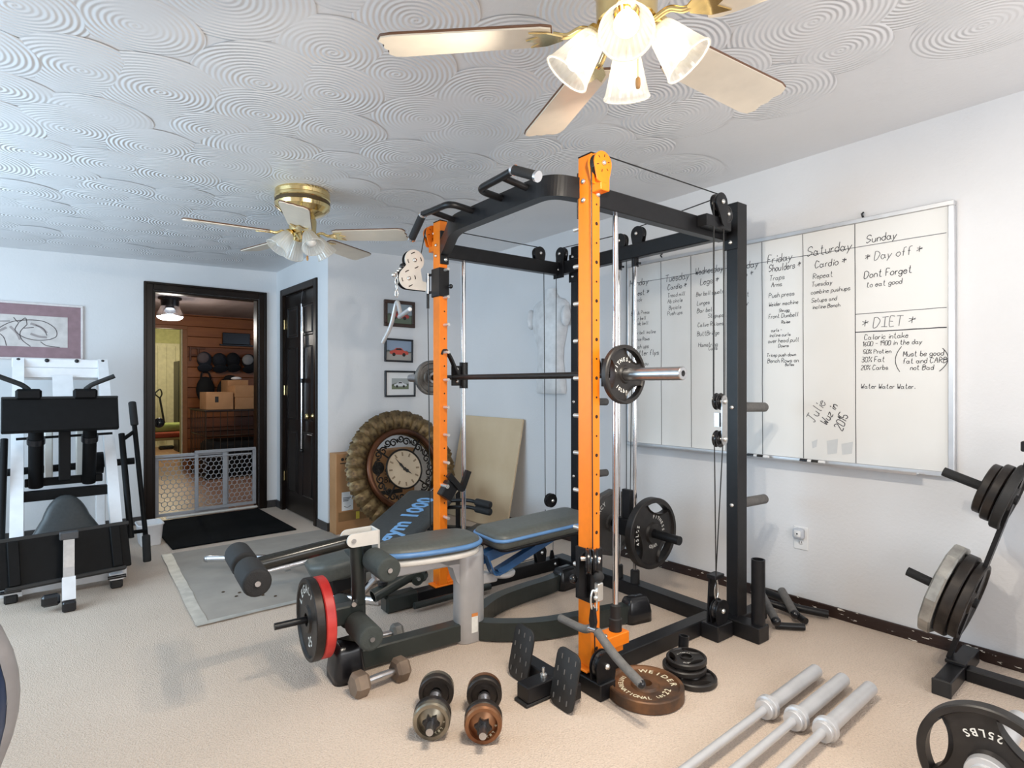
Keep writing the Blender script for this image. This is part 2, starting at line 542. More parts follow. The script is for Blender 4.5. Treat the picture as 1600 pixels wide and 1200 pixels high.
# far wall with the open doorway
g = G(); g.bb(-1.75, .83, 5.86, 5.96, 0, 2.56); g.bb(1.71, 1.98, 5.86, 5.96, 0, 2.56); g.bb(.83, 1.71, 5.86, 5.96, 2.03, 2.56)
struct('wall_far', g, WALL)
# left wall and rear wall, the left with its daylight window, the rear with one added for fill (both lie outside the picture)
g = G(); g.bb(-1.8, -1.7, -1.85, 2.3, 0, 2.56); g.bb(-1.8, -1.7, 4.9, 5.96, 0, 2.56); g.bb(-1.8, -1.7, 2.3, 4.9, 0, .7); g.bb(-1.8, -1.7, 2.3, 4.9, 2.0, 2.56)
struct('wall_left', g, WALL)
g = G(); g.bb(-1.7, -.4, -1.9, -1.8, 0, 2.56); g.bb(2.8, 3.3, -1.9, -1.8, 0, 2.56); g.bb(-.4, 2.8, -1.9, -1.8, 0, .65); g.bb(-.4, 2.8, -1.9, -1.8, 2.05, 2.56)
struct('wall_rear', g, WALL)
def window(name, m, w, h):
    g = G()
    for x0, x1, z0, z1 in ((0, w, 0, .05), (0, w, h - .05, h), (0, .05, .05, h - .05), (w - .05, w, .05, h - .05), (w / 2 - .02, w / 2 + .02, .05, h - .05)):
        g.bb(x0, x1, -.03, .03, z0, z1, m)
    w_ = struct(name, g, WHITEP)
    gl = bpy.data.materials.new('window_glass'); gl.use_nodes = True
    b = gl.node_tree.nodes['Principled BSDF']; b.inputs['Transmission Weight'].default_value = 1; b.inputs['Roughness'].default_value = 0; b.inputs['IOR'].default_value = 1.45
    for a, c in ((.05, w / 2 - .02), (w / 2 + .02, w - .05)):
        obj('pane', G().bb(a, c, -.004, .004, .05, h - .05, m), gl, w_)
window('window_1', Mx((-1.75, 2.3, .7), (0, 0, PI / 2)), 2.6, 1.3)
window('added_rear_window', Mx((-.4, -1.85, .65)), 3.2, 1.4)  # unseen window, added to go with the rear fill
# baseboards
struct('baseboard_right', G().cb(3.186, 3.2, -1.8, 4.59, 0, .058, .003), BASEB)
struct('baseboard_back', G().cb(1.87, 3.184, 4.576, 4.59, 0, .07, .003), DARKBASE)
g = G(); g.cb(1.866, 1.88, 4.576, 4.80, 0, .07, .003); struct('baseboard_closet_near', g, DARKBASE)
g = G(); g.cb(1.866, 1.88, 5.72, 5.86, 0, .07, .003); struct('baseboard_closet_far', g, DARKBASE)
g = G(); g.cb(-1.7, .764, 5.846, 5.86, 0, .07, .003); struct('baseboard_far', g, DARKBASE)
struct('baseboard_far_end', G().cb(1.785, 1.866, 5.846, 5.86, 0, .07, .003), DARKBASE)

# ---- door_1: casing and jamb of the open doorway
def casing(name, y, x0, x1, top, w=.07):
    """stepped dark casing round an opening in a wall whose face is at y"""
    d = struct(name, G().bb(x0, x0 + .018, y, y + .1, 0, top - .018), TRIM)
    obj('jamb', G().bb(x1 - .018, x1, y, y + .1, 0, top - .018), TRIM, d)
    obj('head_jamb', G().bb(x0, x1, y, y + .1, top - .018, top), TRIM, d)
    for a, b in ((x0 - w, x0), (x1, x1 + w)):
        g = G(); g.cb(a, b, y - .016, y, 0, top + w, .004)
        o = obj('casing', g, TRIM, d)
        out = a if a < x0 else b - .022
        obj('casing_bead', G().cb(out, out + .022, y - .026, y - .016, 0, top + w, .004), TRIM, o)
    o = obj('head_casing', G().cb(x0, x1, y - .016, y, top, top + w, .004), TRIM, d)
    obj('casing_bead', G().cb(x0 - w + .022, x1 + w - .022, y - .026, y - .016, top + w - .022, top + w, .004), TRIM, o)
    return d
casing('door_1', 5.86, .83, 1.71, 2.03)

# ---- door_2: dark six-panel closet door
DOORM = two_tone('black_brown_door', '#120d0b', '#1c1512', 7, .35, .75, .3, 0, .05, (1, 1, .15))
DOORM.node_tree.nodes['Principled BSDF'].inputs['Specular IOR Level'].default_value = .3
d2 = struct('door_2', G().cb(1.895, 1.93, 4.865, 5.655, .012, 2.05, .003), DOORM)
for y0, y1 in ((4.805, 4.865), (5.655, 5.715)):
    obj('casing', G().cb(1.862, 1.9, y0, y1, 0, 2.115, .004), TRIM, d2)
obj('head_casing', G().cb(1.862, 1.9, 4.865, 5.655, 2.052, 2.115, .004), TRIM, d2)
for yc in (5.07, 5.45):
    for z0, z1 in ((.2, .78), (.88, 1.55), (1.64, 1.93)):
        g = G(); w = .135
        o = [(-w, -(z1 - z0) / 2), (w, -(z1 - z0) / 2), (w, (z1 - z0) / 2), (-w, (z1 - z0) / 2)]
        g.cushion(o, [(0, 0), (.012, .006), (.02, .001), (.035, .001), (.05, .007)], basis((1.8952, yc, (z0 + z1) / 2), (0, -1, 0), (0, 0, 1)))
        g.sm = [False] * len(g.sm)
        obj('raised_panel', g, DOORM, d2)
for z in (.33, 1.15, 1.78):
    obj('hinge', G().cyl((1.886, 5.652, z - .045), (1.886, 5.652, z + .045), .008), BRASS, d2)
g = G(); g.lathe([(0, 0), (.026, 0), (.026, .006), (.011, .01), (.011, .03), (.024, .042), (.026, .055), (.018, .066), (0, .068)], basis((1.895, 4.955, .93), (0, 1, 0), (0, 0, 1)) @ Mx((0, 0, 0)), 18, False)
for i, v in enumerate(g.v): g.v[i] = (1.895 - abs(v[0] - 1.895), v[1], v[2])
obj('knob', g, BRASS, d2)
# chrome rod hanging on the closet door
t = thing('curtain_rod', 'thin chrome rod with black end caps hanging on the dark closet door', 'rod', (1.875, 5.17, .6))
obj('rod', G().cyl((0, 0, .03), (0, 0, 1.33), .009, n=12), CHROME, t)
obj('inner_rod', G().cyl((0, -.022, .66), (0, -.022, 1.3), .007, n=12), CHROME, t)
obj('end_cap', G().ball((0, 0, .012), .018, 12), BLACKG, t)
obj('slider', G().cyl((0, 0, .62), (0, 0, .66), .014, n=12), BLACKG, t)
obj('hanger', G().rsweep([(0, 0, 1.33), (.006, 0, 1.40), (.012, 0, 1.455)], .02, .006, (1, 0, 0)), BLACKG, t)

# ---- carpet pieces
RUGB = pm('black_door_mat_pile', (.005, .006, .007), .95, 0, .3, 8, .5, 220, 0, .1)
g = G(); g.cb(.80, 1.70, 4.80, 5.845, .001, .012, .004)
rug = obj('door_mat', g, RUGB); tag(rug, 'black ribbed door mat in front of the pet gate', 'mat')
GMAT = two_tone('grey_floor_mat', '#968f87', '#a49c93', 5, .35, .7, .8, 0, .1)
t = thing('floor_mat', 'large grey exercise mat with taped edges on the carpet', 'mat', (0, 0, 0))
P = [(.64, 3.2), (1.95, 3.19), (1.86, 4.66), (.72, 4.69)]
obj('mat_sheet', G().prism(P, .001, .007), GMAT, t)
TAPE = two_tone('worn_duct_tape', '#a5a39e', '#bcbab4', 18, .35, .7, .45, .2, .2)
def strip(a, b, w, zt=.0085):
    a = Vector(a); b = Vector(b); d = (b - a).normalized(); n = Vector((-d.y, d.x)); g = G(); rr = random.Random(5)
    k = 14; L = []; Rr = []
    for i in range(k + 1):
        p = a.lerp(b, i / k); L.append(p - n * .006 * rr.uniform(.3, 1.2)); Rr.append(p + n * w * rr.uniform(.92, 1.06))
    g.prism([tuple(p) for p in L] + [tuple(p) for p in reversed(Rr)], .0072, zt)
    return g
obj('tape_strip', strip((.64, 3.2), (1.95, 3.19), .035), TAPE, t)
obj('tape_strip', strip((.72, 4.69), (.64, 3.205), .055, .0095), TAPE, t)
dirt = pm('dirt_crumb', '#4a3a2a', .9)
for k, (x, y) in enumerate(((.86, 3.62), (.93, 3.55), (.90, 3.5), (1.02, 3.42), (1.07, 3.36))):
    obj('crumb', G().ball((x, y, .010), .007, 8, (1.4, 1, .5)), dirt, t)
# ================================================================ hall behind the doorway
HF = bpy.data.materials.new('hall_tile_floor'); HF.use_nodes = True
nt = HF.node_tree; b = nt.nodes['Principled BSDF']
tc = nt.nodes.new('ShaderNodeTexCoord'); br = nt.nodes.new('ShaderNodeTexBrick')
br.inputs['Color1'].default_value = (*lin('#a8826c'), 1); br.inputs['Color2'].default_value = (*lin('#9a715c'), 1); br.inputs['Mortar'].default_value = (*lin('#c0ab98'), 1)
br.inputs['Scale'].default_value = 1.6; br.inputs['Mortar Size'].default_value = .008; br.inputs['Brick Width'].default_value = .5; br.inputs['Row Height'].default_value = .5
nt.links.new(tc.outputs['Object'], br.inputs['Vector']); nt.links.new(br.outputs['Color'], b.inputs['Base Color']); b.inputs['Roughness'].default_value = .4
struct('floor_hall', G().bb(-1.0, 4.2, 5.9, 13.5, -.08, 0), HF)
HC = two_tone('brown_tinted_ceiling', '#8a7a74', '#a08f88', 5, .3, .7, .7, 0, .6, (1, .35, 1))
struct('ceiling_hall', G().bb(-1.0, 4.2, 5.96, 9.2, 2.2, 2.3), HC)
HW = pm('hall_side_wall', '#4b3a30', .7)
struct('wall_hall_left', G().bb(-1.0, -.9, 5.96, 9.2, 0, 2.2), HW)
struct('wall_hall_right', G().bb(4.1, 4.2, 5.96, 9.2, 0, 2.2), HW)
# wood-panelled wall: backing plus single boards
BACKW = pm('shadow_gap', '#2a1206', .8)
g = G(); g.bb(-.9, 1.30, 9.22, 9.3, 0, 2.25); g.bb(1.66, 4.1, 9.22, 9.3, 0, 2.25); g.bb(1.30, 1.66, 9.22, 9.3, 1.98, 2.25)
hw = struct('wall_hall', g, BACKW)
for k, (c1, c2) in enumerate((('#7d4316', '#91531f'), ('#6f3a13', '#874a1b'), ('#8a4d1d', '#9c5c26'))):
    two_tone('pine_board_%d' % k, c1, c2, 9, .3, .75, .45, 0, .05, (.35, 1, 3))
rs = random.Random(11)
z = 0.; k = 0
while z < 2.18:
    h = .145
    for x0, x1 in ((-.9, 1.24), (1.72, 4.1)) if z < 1.93 else ((-.9, 4.1),):
        g = G(); g.cb(x0, x1, 9.2, 9.22, z + .003, min(2.2, z + h - .003), .004)
        obj('board', g, MATS['pine_board_%d' % rs.randrange(3)], hw)
    z += h
DTR = pm('pine_door_casing', '#8a5426', .45)
d3 = struct('door_3', G().cb(1.24, 1.30, 9.18, 9.3, 0, 1.98, .003), DTR)
obj('casing', G().cb(1.66, 1.72, 9.18, 9.3, 0, 1.98, .003), DTR, d3)
obj('head_casing', G().cb(1.24, 1.72, 9.18, 9.3, 1.98, 2.03, .003), DTR, d3)
obj('jamb', G().bb(1.645, 1.66, 9.2, 9.32, 0, 1.98), pm('cream_jamb', '#c9c3a4', .5), d3)
# far lit room beyond
YW = pm('yellow_green_wall', '#b6b587', .8)
struct('wall_beyond', G().bb(.9, 4.2, 12.9, 13.0, 0, 2.4), YW)
struct('wall_beyond_left', G().bb(.9, 1.0, 9.3, 12.9, 0, 2.4), YW)
struct('wall_beyond_right', G().bb(3.3, 3.4, 9.3, 12.9, 0, 2.4), YW)
struct('ceiling_beyond', G().bb(.9, 4.2, 9.3, 13.0, 2.3, 2.4), pm('beyond_ceiling', '#8d8a7c', .8))
g = G(); g.cb(1.45, 2.35, 12.86, 12.9, .0, 2.0, .004)
d4 = struct('door_4', g, pm('cream_closet_door', '#cfcab2', .5))
for xx in (1.6, 1.75, 1.9, 2.05, 2.2): obj('groove', G().bb(xx - .004, xx + .004, 12.855, 12.862, .05, 1.95), pm('groove_shadow', '#a9a488', .7), d4)
def plight(name, loc, e, col, r=.05):
    l = bpy.data.lights.new(name, 'POINT'); l.energy = e; l.color = col; l.shadow_soft_size = r
    o = bpy.data.objects.new(name, l); o.location = loc; COL.objects.link(o); return o
# ceiling lamps of the hall and of the room beyond
t = thing('hall_ceiling_lamp', 'black ceiling lamp with clear bell glass, lit, in the hall', 'lamp', (1.24, 7.57, 2.2))
obj('canopy', G().lathe([(0, 0), (.12, 0), (.12, -.02), (.095, -.03), (.09, -.12), (0, -.12)], None, 24), BLACKG, t)
gm = bpy.data.materials.new('clear_glass'); gm.use_nodes = True
b = gm.node_tree.nodes['Principled BSDF']; b.inputs['Transmission Weight'].default_value = 1; b.inputs['Roughness'].default_value = .05; b.inputs['Base Color'].default_value = (.8, .84, .9, 1)
obj('glass_shade', G().lathe([(.092, -.10), (.11, -.14), (.135, -.19), (.14, -.22)], None, 28, False), gm, t)
obj('diffuser', G().lathe([(.134, -.21), (.125, -.235), (.09, -.255), (0, -.265)], None, 28, False), emit('white_diffuser', (.9, .95, 1.), 14), t)
plight('hall_lamp_light', (1.24, 7.57, 1.86), 15, (1., .93, .84), .1)
t = thing('beyond_ceiling_lamp', 'small round warm ceiling lamp seen through the second doorway', 'lamp', (1.62, 11.1, 2.3))
obj('lamp_base', G().lathe([(0, 0), (.17, 0), (.17, -.03), (0, -.03)], None, 20), BRASS, t)
obj('lamp_bowl', G().lathe([(.16, -.03), (.15, -.06), (.1, -.09), (0, -.10)], None, 20, False), emit('warm_bowl', (1., .86, .55), 4), t)
plight('beyond_lamp_light', (1.75, 11.1, 1.9), 42, (1., .90, .62), .12)
# things in the far room
t = thing('stick_vacuum', 'black stick vacuum leaning in the yellow room beyond', 'vacuum', (1.95, 12.3, 0))
obj('stick', G().tube(fillet([(.0, 0, .28), (-.06, 0, .7), (-.1, 0, .95)], .1), .018, 8), BLACKG, t)
obj('handle', G().tube(fillet([(-.1, 0, .95), (-.19, 0, 1.03), (-.09, 0, 1.13), (-.06, 0, 1.02), (-.1, 0, .95)], .05), .013, 8), BLACKG, t)
obj('floor_head', G().cb(-.12, .12, -.08, .05, .0, .07, .02), BLACKG, t)
obj('dust_bin', G().lathe([(0, 0), (.06, 0), (.06, .22), (.04, .26), (0, .26)], Mx((-.02, -.03, .25), (0, -.15, 0)), 14), BLACKG, t)
t = thing('dark_cabinet', 'tall dark cabinet standing in the room beyond the hall', 'cabinet', (2.05, 11.6, 0))
obj('body', G().cb(-.02, .5, 0, .45, 0, 1.62, .01), pm('black_cabinet', '#191713', .4), t)
obj('door', G().cb(.0, .48, -.02, 0, .05, 1.58, .006), MATS['black_cabinet'], t)
obj('handle', G().cyl((.04, -.035, .8), (.04, -.035, 1.0), .008, n=8), STEEL, t)
for nm, z0, z1, y, c, lb in (('towel_stack', .34, .43, 10.9, '#8e3d2d', 'red folded throw in the room beyond the hall'), ('blanket', .43, .56, 11.0, '#8f9a5c', 'olive green folded blanket in the room beyond the hall')):
    m = pm(lb[:12], c, .9)
    o = obj(nm, G().cushion(rrect(.9, .4, .05, 4), [(.03, z0), (0, z0 + .02), (0, z1 - .02), (.03, z1)], Mx((1.85, y, 0))), m); tag(o, lb, 'textile')
t = thing('low_table', 'low wooden bench holding folded throws in the room beyond', 'bench', (1.85, 10.95, 0))
obj('top', G().cb(-.5, .5, -.25, .3, .30, .34, .01), pm('tan_bench', '#8f8158', .6), t)
for x in (-.45, .45):
    for y in (-.2, .25): obj('leg', G().cb(x - .025, x + .025, y - .025, y + .025, 0, .30, .004), MATS['tan_bench'], t)
# black ball-shaped knob that shows past the left casing
o = obj('door_knob_cover', G().ball((.90, 6.02, .86), .045, 14), BLACKG); tag(o, 'round black knob showing behind the left door casing', 'knob')
# hats and shelf on the boards
HATC = ('#20262f', '#171a20', '#101216', '#14161b', '#17241a')
HATB = ('#5f5556', '#23262d', '#15171c', '#9a9a9a', '#1d3a20')
for k, x in enumerate((1.92, 2.12, 2.30, 2.52, 2.74)):
    t = thing('baseball_cap', ('grey and dark baseball cap at the left end of the hat row', 'navy baseball cap second from the left in the hat row', 'black baseball cap with pale mark in the hat row', 'baseball cap with white front panel in the hat row', 'dark green baseball cap at the right end of the hat row')[k], 'cap', (x, 9.12, 1.56 - .012 * (k % 2)), group='caps hung on the hall wall')
    m1 = pm('cap_cloth_%d' % k, HATC[k], .9); m2 = pm('cap_front_%d' % k, HATB[k], .9)
    obj('crown', G().ball((0, 0, 0), .098, 16, (1, .62, 1.15)), m1, t)
    obj('front_panel', G().ball((-.02, -.03, .02), .09, 14, (.9, .55, .9)), m2, t)
    obj('peak', G().cushion([(.1 * math.cos(a), .075 * math.sin(a)) for a in [i * PI / 8 for i in range(16)]], [(.01, -.006), (0, 0), (.01, .006)], Mx((0, -.04, -.12), (-.9, 0, 0))), m1, t)
t = thing('wall_plaque', 'black wall plaque on the boards above the row of caps', 'plaque', (2.36, 9.19, 1.88))
obj('panel', G().cb(-.19, .19, -.025, 0, -.085, .085, .006), BLACKG, t)
obj('ledge', G().cb(-.23, .23, -.05, 0, -.11, -.088, .004), BLACKG, t)
t = thing('shoulder_bag', 'black bag hanging below the caps on the hall wall', 'bag', (1.93, 9.1, 1.13))
obj('body', G().ball((0, 0, 0), .15, 18, (.8, .4, 1.25)), pm('black_bag_cloth', '#0c0c0e', .85), t)
obj('strap', G().tube(spline([(-.06, 0, .15), (-.03, .05, .24), (.05, .05, .24), (.07, 0, .15)]), .012, 6), MATS['black_bag_cloth'], t)
t = thing('jacket', 'dark jacket hanging behind the cardboard boxes in the hall', 'jacket', (2.26, 9.12, 1.1))
obj('body', G().ball((0, 0, 0), .2, 18, (.9, .35, 1.1)), pm('dark_brown_jacket', '#1b1613', .9), t)
obj('collar', G().ball((0, -.01, .2), .07, 12, (1.2, .6, .6)), MATS['dark_brown_jacket'], t)
t = thing('wooden_hanger_rack', 'small wooden letter rack on the boards left of the caps', 'rack', (1.80, 9.185, 1.62))
for z in (.10, .0): obj('rail', G().cb(-.06, .14, -.03, 0, z - .012, z + .012, .003), pm('rack_wood', '#5a2f12', .5), t)
for x in (-.05, .05): obj('post', G().cb(x - .012, x + .012, -.028, 0, -.08, .12, .003), MATS['rack_wood'], t)
# wire dog crate and boxes on it
t = thing('dog_crate', 'black wire dog crate against the hall wall under cardboard boxes', 'crate', (1.70, 8.0, 0))
WIRE = pm('dark_wire', '#4a3c2e', .4, .6)
L_, D_, H_ = 1.35, .85, .86
for x in (0, L_):
    for y in (0, D_): obj('corner_wire', G().cyl((x, y, 0), (x, y, H_), .008, n=6), WIRE, t)
for z in (0.02, .28, .55, H_):
    obj('hoop_wire', G().tube([(0, 0, z), (L_, 0, z), (L_, D_, z), (0, D_, z)], .006, 6, False, True), WIRE, t)
w0 = None
for i in range(1, 16):
    x = L_ * i / 16
    w0 = obj('upright_wire', G().cyl((0, 0, 0), (0, 0, H_), .004, n=5), WIRE, t, (x, 0, 0)) if w0 is None else same(w0, t, (x, 0, 0))
for i in range(1, 9): same(w0, t, (0, D_ * i / 9, 0))
obj('plastic_tray', G().cb(.01, L_ - .01, .01, D_ - .01, .004, .04, .008), BLACKG, t)
obj('top_board', G().cb(-.02, L_ + .02, -.01, D_, H_, H_ + .02, .004), pm('dark_board', '#2b1a10', .6), t)
o = obj('crate_blanket', G().cushion(rrect(1.2, .7, .1, 4), [(.03, .045), (0, .06), (0, .40), (.06, .46)], Mx((1.70 + L_ / 2, 8.0 + D_ / 2, 0))), pm('black_blanket', '#080808', .95)); tag(o, 'dark padded bed filling the wire dog crate', 'dog bed')
bx = [(1.715, 2.035, 8.05, .882, 1.105, 'wide cardboard box at the left on the dog crate'), (2.055, 2.335, 8.03, .882, 1.035, 'low cardboard box at the right on the dog crate'), (2.05, 2.32, 8.04, 1.037, 1.19, 'cardboard box on top of the low right box on the crate'), (2.06, 2.32, 8.42, .882, 1.262, 'tall cardboard box behind the others on the dog crate')]
for x0, x1, y, z0, z1, lb in bx:
    t = thing('cardboard_box', lb, 'box', ((x0 + x1) / 2, y, z0), group='cardboard boxes on the dog crate')
    w = x1 - x0
    obj('body', G().cb(-w / 2, w / 2, 0, .36, 0, z1 - z0, .004), CARD, t)
    obj('tape', G().bb(-w / 2 - .0005, w / 2 + .0005, .16, .2, z1 - z0, z1 - z0 + .001), CARDD, t)
    obj('print_mark', G().bb(-w * .18, -w * .05, -.001, 0, (z1 - z0) * .42, (z1 - z0) * .75), PRINT, t) if 'wide' in lb else None
o = obj('crumpled_paper', G().ball((2.20, 8.55, 1.287), .07, 12, (1, .8, .35)), PAPER); tag(o, 'white cloth on the tall cardboard box in the hall', 'cloth')
t = thing('side_table', 'dark desk corner with grey top at the right edge of the hall', 'table', (2.32, 7.2, 0))
obj('top', G().cb(0, .8, 0, .6, .62, .64, .004), pm('grey_desk_top', '#77736e', .5), t)
for x, y in ((.04, .04), (.76, .04), (.04, .56), (.76, .56)): obj('leg', G().cb(x - .02, x + .02, y - .02, y + .02, 0, .62, .003), BLACKG, t)
o = obj('computer_mouse', G().ball((2.42, 7.3, .655), .05, 12, (1, .6, .35)), PAPER); tag(o, 'small white mouse on the grey desk in the hall', 'mouse')

# ---- plastic pet gate in the doorway
GATEM = pm('grey_gate_plastic', (.36, .37, .40), .5, 0, .06)
t = thing('pet_gate', 'grey plastic pet gate with honeycomb mesh across the doorway', 'gate', (.85, 5.90, .0))
def hexmesh(x0, x1, z0, z1, y, s=.026, r=.0035):
    """honeycomb of thin bars: a wall strip for each shared edge"""
    g = G(); seen = set(); dx = s * math.sqrt(3); j = 0; z = z0
    while z < z1 + s:
        x = x0 + (dx / 2 if j % 2 else 0)
        while x < x1 + dx:
            c = [(x + s * math.cos(math.radians(60 * k + 30)), z + s * math.sin(math.radians(60 * k + 30))) for k in range(6)]
            for k in range(6):
                a, b = c[k], c[(k + 1) % 6]
                key = tuple(sorted([(round(a[0], 3), round(a[1], 3)), (round(b[0], 3), round(b[1], 3))]))
                if key in seen: continue
                seen.add(key)
                if not all(x0 <= p[0] <= x1 and z0 <= p[1] <= z1 for p in (a, b)): continue
                g.rsweep([(a[0], y, a[1]), (b[0], y, b[1])], .005, .008, (0, 1, 0))
            x += dx
        z += s * 1.5; j += 1
    return g
o = obj('honeycomb_panel', hexmesh(.03, .42, .06, .55, .012), GATEM, t); o['kind'] = 'stuff'
o = obj('honeycomb_panel', hexmesh(.40, .82, .08, .55, -.012), GATEM, t); o['kind'] = 'stuff'
def gframe(nm, x0, x1, z0, z1, y):
    for a in ((x0, x1, z0, z0 + .028), (x0, x1, z1 - .028, z1), (x0, x0 + .03, z0 + .028, z1 - .028), (x1 - .03, x1, z0 + .028, z1 - .028)):
        obj(nm, G().cb(a[0], a[1], y - .011, y + .011, a[2], a[3], .003), GATEM, t)
gframe('rear_frame_rail', .0, .60, .03, .58, .014)
gframe('front_frame_rail', .31, .84, .05, .60, -.014)
obj('middle_bar', G().cb(.545, .585, -.022, -.004, .078, .572, .003), GATEM, t)
obj('pressure_bar', G().cb(.02, .80, -.03, -.022, .535, .55, .002), GATEM, t)
for x in (-.008, .84): obj('rubber_pad', G().cb(x, x + .01, -.02, .02, .05, .58, .003), GATEM, t)
o = obj('threshold_strip', G().cb(.93, 1.70, 5.848, 5.885, .013, .035, .008), OFFWHITE); tag(o, 'cream threshold strip on the floor under the pet gate', 'threshold')
# ================================================================ cage: local X = depth towards the right wall, local Y = towards the far upright
RK = thing('power_rack', 'orange and black smith cage with pulleys standing in the room centre', 'power rack', (1.70, 1.54, 0), -math.radians(2.7))
def part(name, g, mat, parent=None): return obj(name, g, mat, RK if parent is None else parent)
def bolt(c, ax, r=.011, parent=None):
    c = Vector(c); a = Vector(ax)
    g = G(); m, L = along(c, c + a * .012)
    g.lathe([(0, 0), (r, 0), (r, .005), (r * .7, .010), (0, .012)], m, 8, False)
    return part('bolt', g, BOLT, parent)
def pulley(c, ax, r, parent=None, mat=None, w=.022):
    """grooved wheel turning on axis ax, with its axle bolt"""
    c = Vector(c); a = Vector(ax).normalized(); m, L = along(c - a * w / 2, c + a * w / 2)
    o = part('pulley', G().lathe([(0, 0), (r * .5, 0), (r * .55, w * .1), (r * .8, w * .1), (r * .85, 0), (r, 0), (r * .88, w * .35), (r * .88, w * .65), (r, w), (r * .85, w), (r * .8, w * .9), (r * .55, w * .9), (r * .5, w), (0, w)], m, 28), mat or BLACKG, parent)
    bolt(c + a * w * .5, a, .010, o if parent is None else parent)
    return o
def cheek(nm, m, pts_r, mat, th=.006, parent=None):
    """flat pulley cheek: hull of circles in the local xy plane"""
    P = []
    for x, y, r in pts_r:
        P += [(x + r * math.cos(2 * PI * k / 24), y + r * math.sin(2 * PI * k / 24)) for k in range(24)]
    P = sorted(set(P))
    def half(Q):
        H = []
        for p in Q:
            while len(H) > 1 and (H[-1][0] - H[-2][0]) * (p[1] - H[-2][1]) - (H[-1][1] - H[-2][1]) * (p[0] - H[-2][0]) <= 0: H.pop()
            H.append(p)
        return H[:-1]
    hull = half(P) + half(P[::-1])
    return part(nm, G().prism(hull, -th / 2, th / 2, m, True), mat, parent)
MY = lambda x, y, z: basis((x, y, z), (1, 0, 0), (0, 0, 1))      # local xy plane = X-Z plane, normal -Y
MXp = lambda x, y, z: basis((x, y, z), (0, 1, 0), (0, 0, 1))     # local xy plane = Y-Z plane, normal +X

# --- orange uprights
HOLE = pm('dark_hole', (.02, .008, .004), .9)
PEG = pm('pale_steel_peg', (.72, .68, .64), .35, .7)
for k, y0 in enumerate((0., 1.18)):
    u = part('upright', G().cb(0, .05, y0, y0 + .075, .085, 2.123, .003), ORANGE)
    obj('top_cap', G().cb(-.001, .051, y0 - .001, y0 + .076, 2.123, 2.128, .002), BLACK, u)
    obj('foot_plate', G().cb(-.03, .13, y0 - .005, y0 + .08, .076, .086, .003), ORANGE, u)
    hz = .9265 - .1535 * 5
    n = 0
    while hz < 1.93:
        n += 1
        if n % 2:                                                   # pegs point inwards / holes on the other face
            yy = (y0 + .075, y0 + .125) if k == 0 else (y0 - .05, y0)
            if 0.40 < hz < 1.87:
                g = G(); g.cyl((.028, yy[0], hz), (.028, yy[1], hz), .0085, n=12)
                obj('peg', g, PEG, u)
        yf = y0 - .0006
        if not (k and n % 2):
            obj('hole', G().cyl((.030, yf, hz), (.030, yf + .002, hz), .0075 if n % 2 else .0045, n=10), HOLE, u)
        hz += .1535 / 2
# orange gussets and rod brackets behind the uprights
for y0 in (0., 1.18):
    g = G(); g.prism([(.05, .086), (.225, .086), (.225, .13), (.12, .15), (.07, .21), (.05, .30)], -.004, .004, MY(0, y0 + .04, 0))
    part('gusset', g, ORANGE)
    part('rod_bracket', G().cb(.05, .225, y0 + .0, y0 + .075, .128 if y0 < .5 else .086, .178 if y0 < .5 else .10, .003), ORANGE)
    bolt((.10, y0 + .02, .178 if y0 < .5 else .10), (0, 0, 1))
# --- black uprights at the rear with plate pegs
for y0 in (-.053, 1.07):
    u = part('rear_upright', G().cb(.95, 1.032, y0, y0 + .063, .07, 2.10, .003), BLACK)
    obj('bracket_plate', G().cb(.944, .95, y0 - .004, y0 + .075, 1.87, 2.05, .002), BLACK, u)
    for z in (1.905, 2.03): bolt((.944, y0 + .035, z), (-1, 0, 0), .011, u)
    for z in (1.095, .615):
        obj('plate_peg', G().cyl((1.03, y0 + .032, z), (1.25, y0 + .032, z - .006), .0245, n=20), FOAMG, u)
        bolt((.95, y0 + .03, z), (-1, 0, 0), .011, u)
# --- top frame
part('side_beam', G().cb(.05, .95, .004, .054, 1.918, 2.002, .004), BLACK)
part('side_beam', G().cb(.05, .90, 1.182, 1.232, 1.922, 2.002, .004), BLACK)
part('rear_beam', G().cb(.90, .95, .054, 1.232, 1.925, 2.005, .004), BLACK)
part('corner_bracket', G().cb(.89, .90, 1.14, 1.236, 1.90, 2.01, .002), BLACK)
bolt((.89, 1.19, 1.955), (-1, 0, 0))
for z in (1.945, 2.02): bolt((0, .04, z), (-1, 0, 0))
bolt((.035, 0, 1.965), (0, -1, 0), .012)
part('bolt_plate', G().cb(.0, .052, 1.168, 1.18, 1.88, 2.065, .002), BLACK)
bolt((.03, 1.168, 2.045), (0, -1, 0), .012); bolt((.03, 1.168, 1.905), (0, -1, 0), .012)
for z in (1.93, 1.99): bolt((0, 1.215, z), (-1, 0, 0), .009)
part('bolt_plate', G().cb(.0, .052, .075, .083, 1.88, 2.065, .002), BLACK)
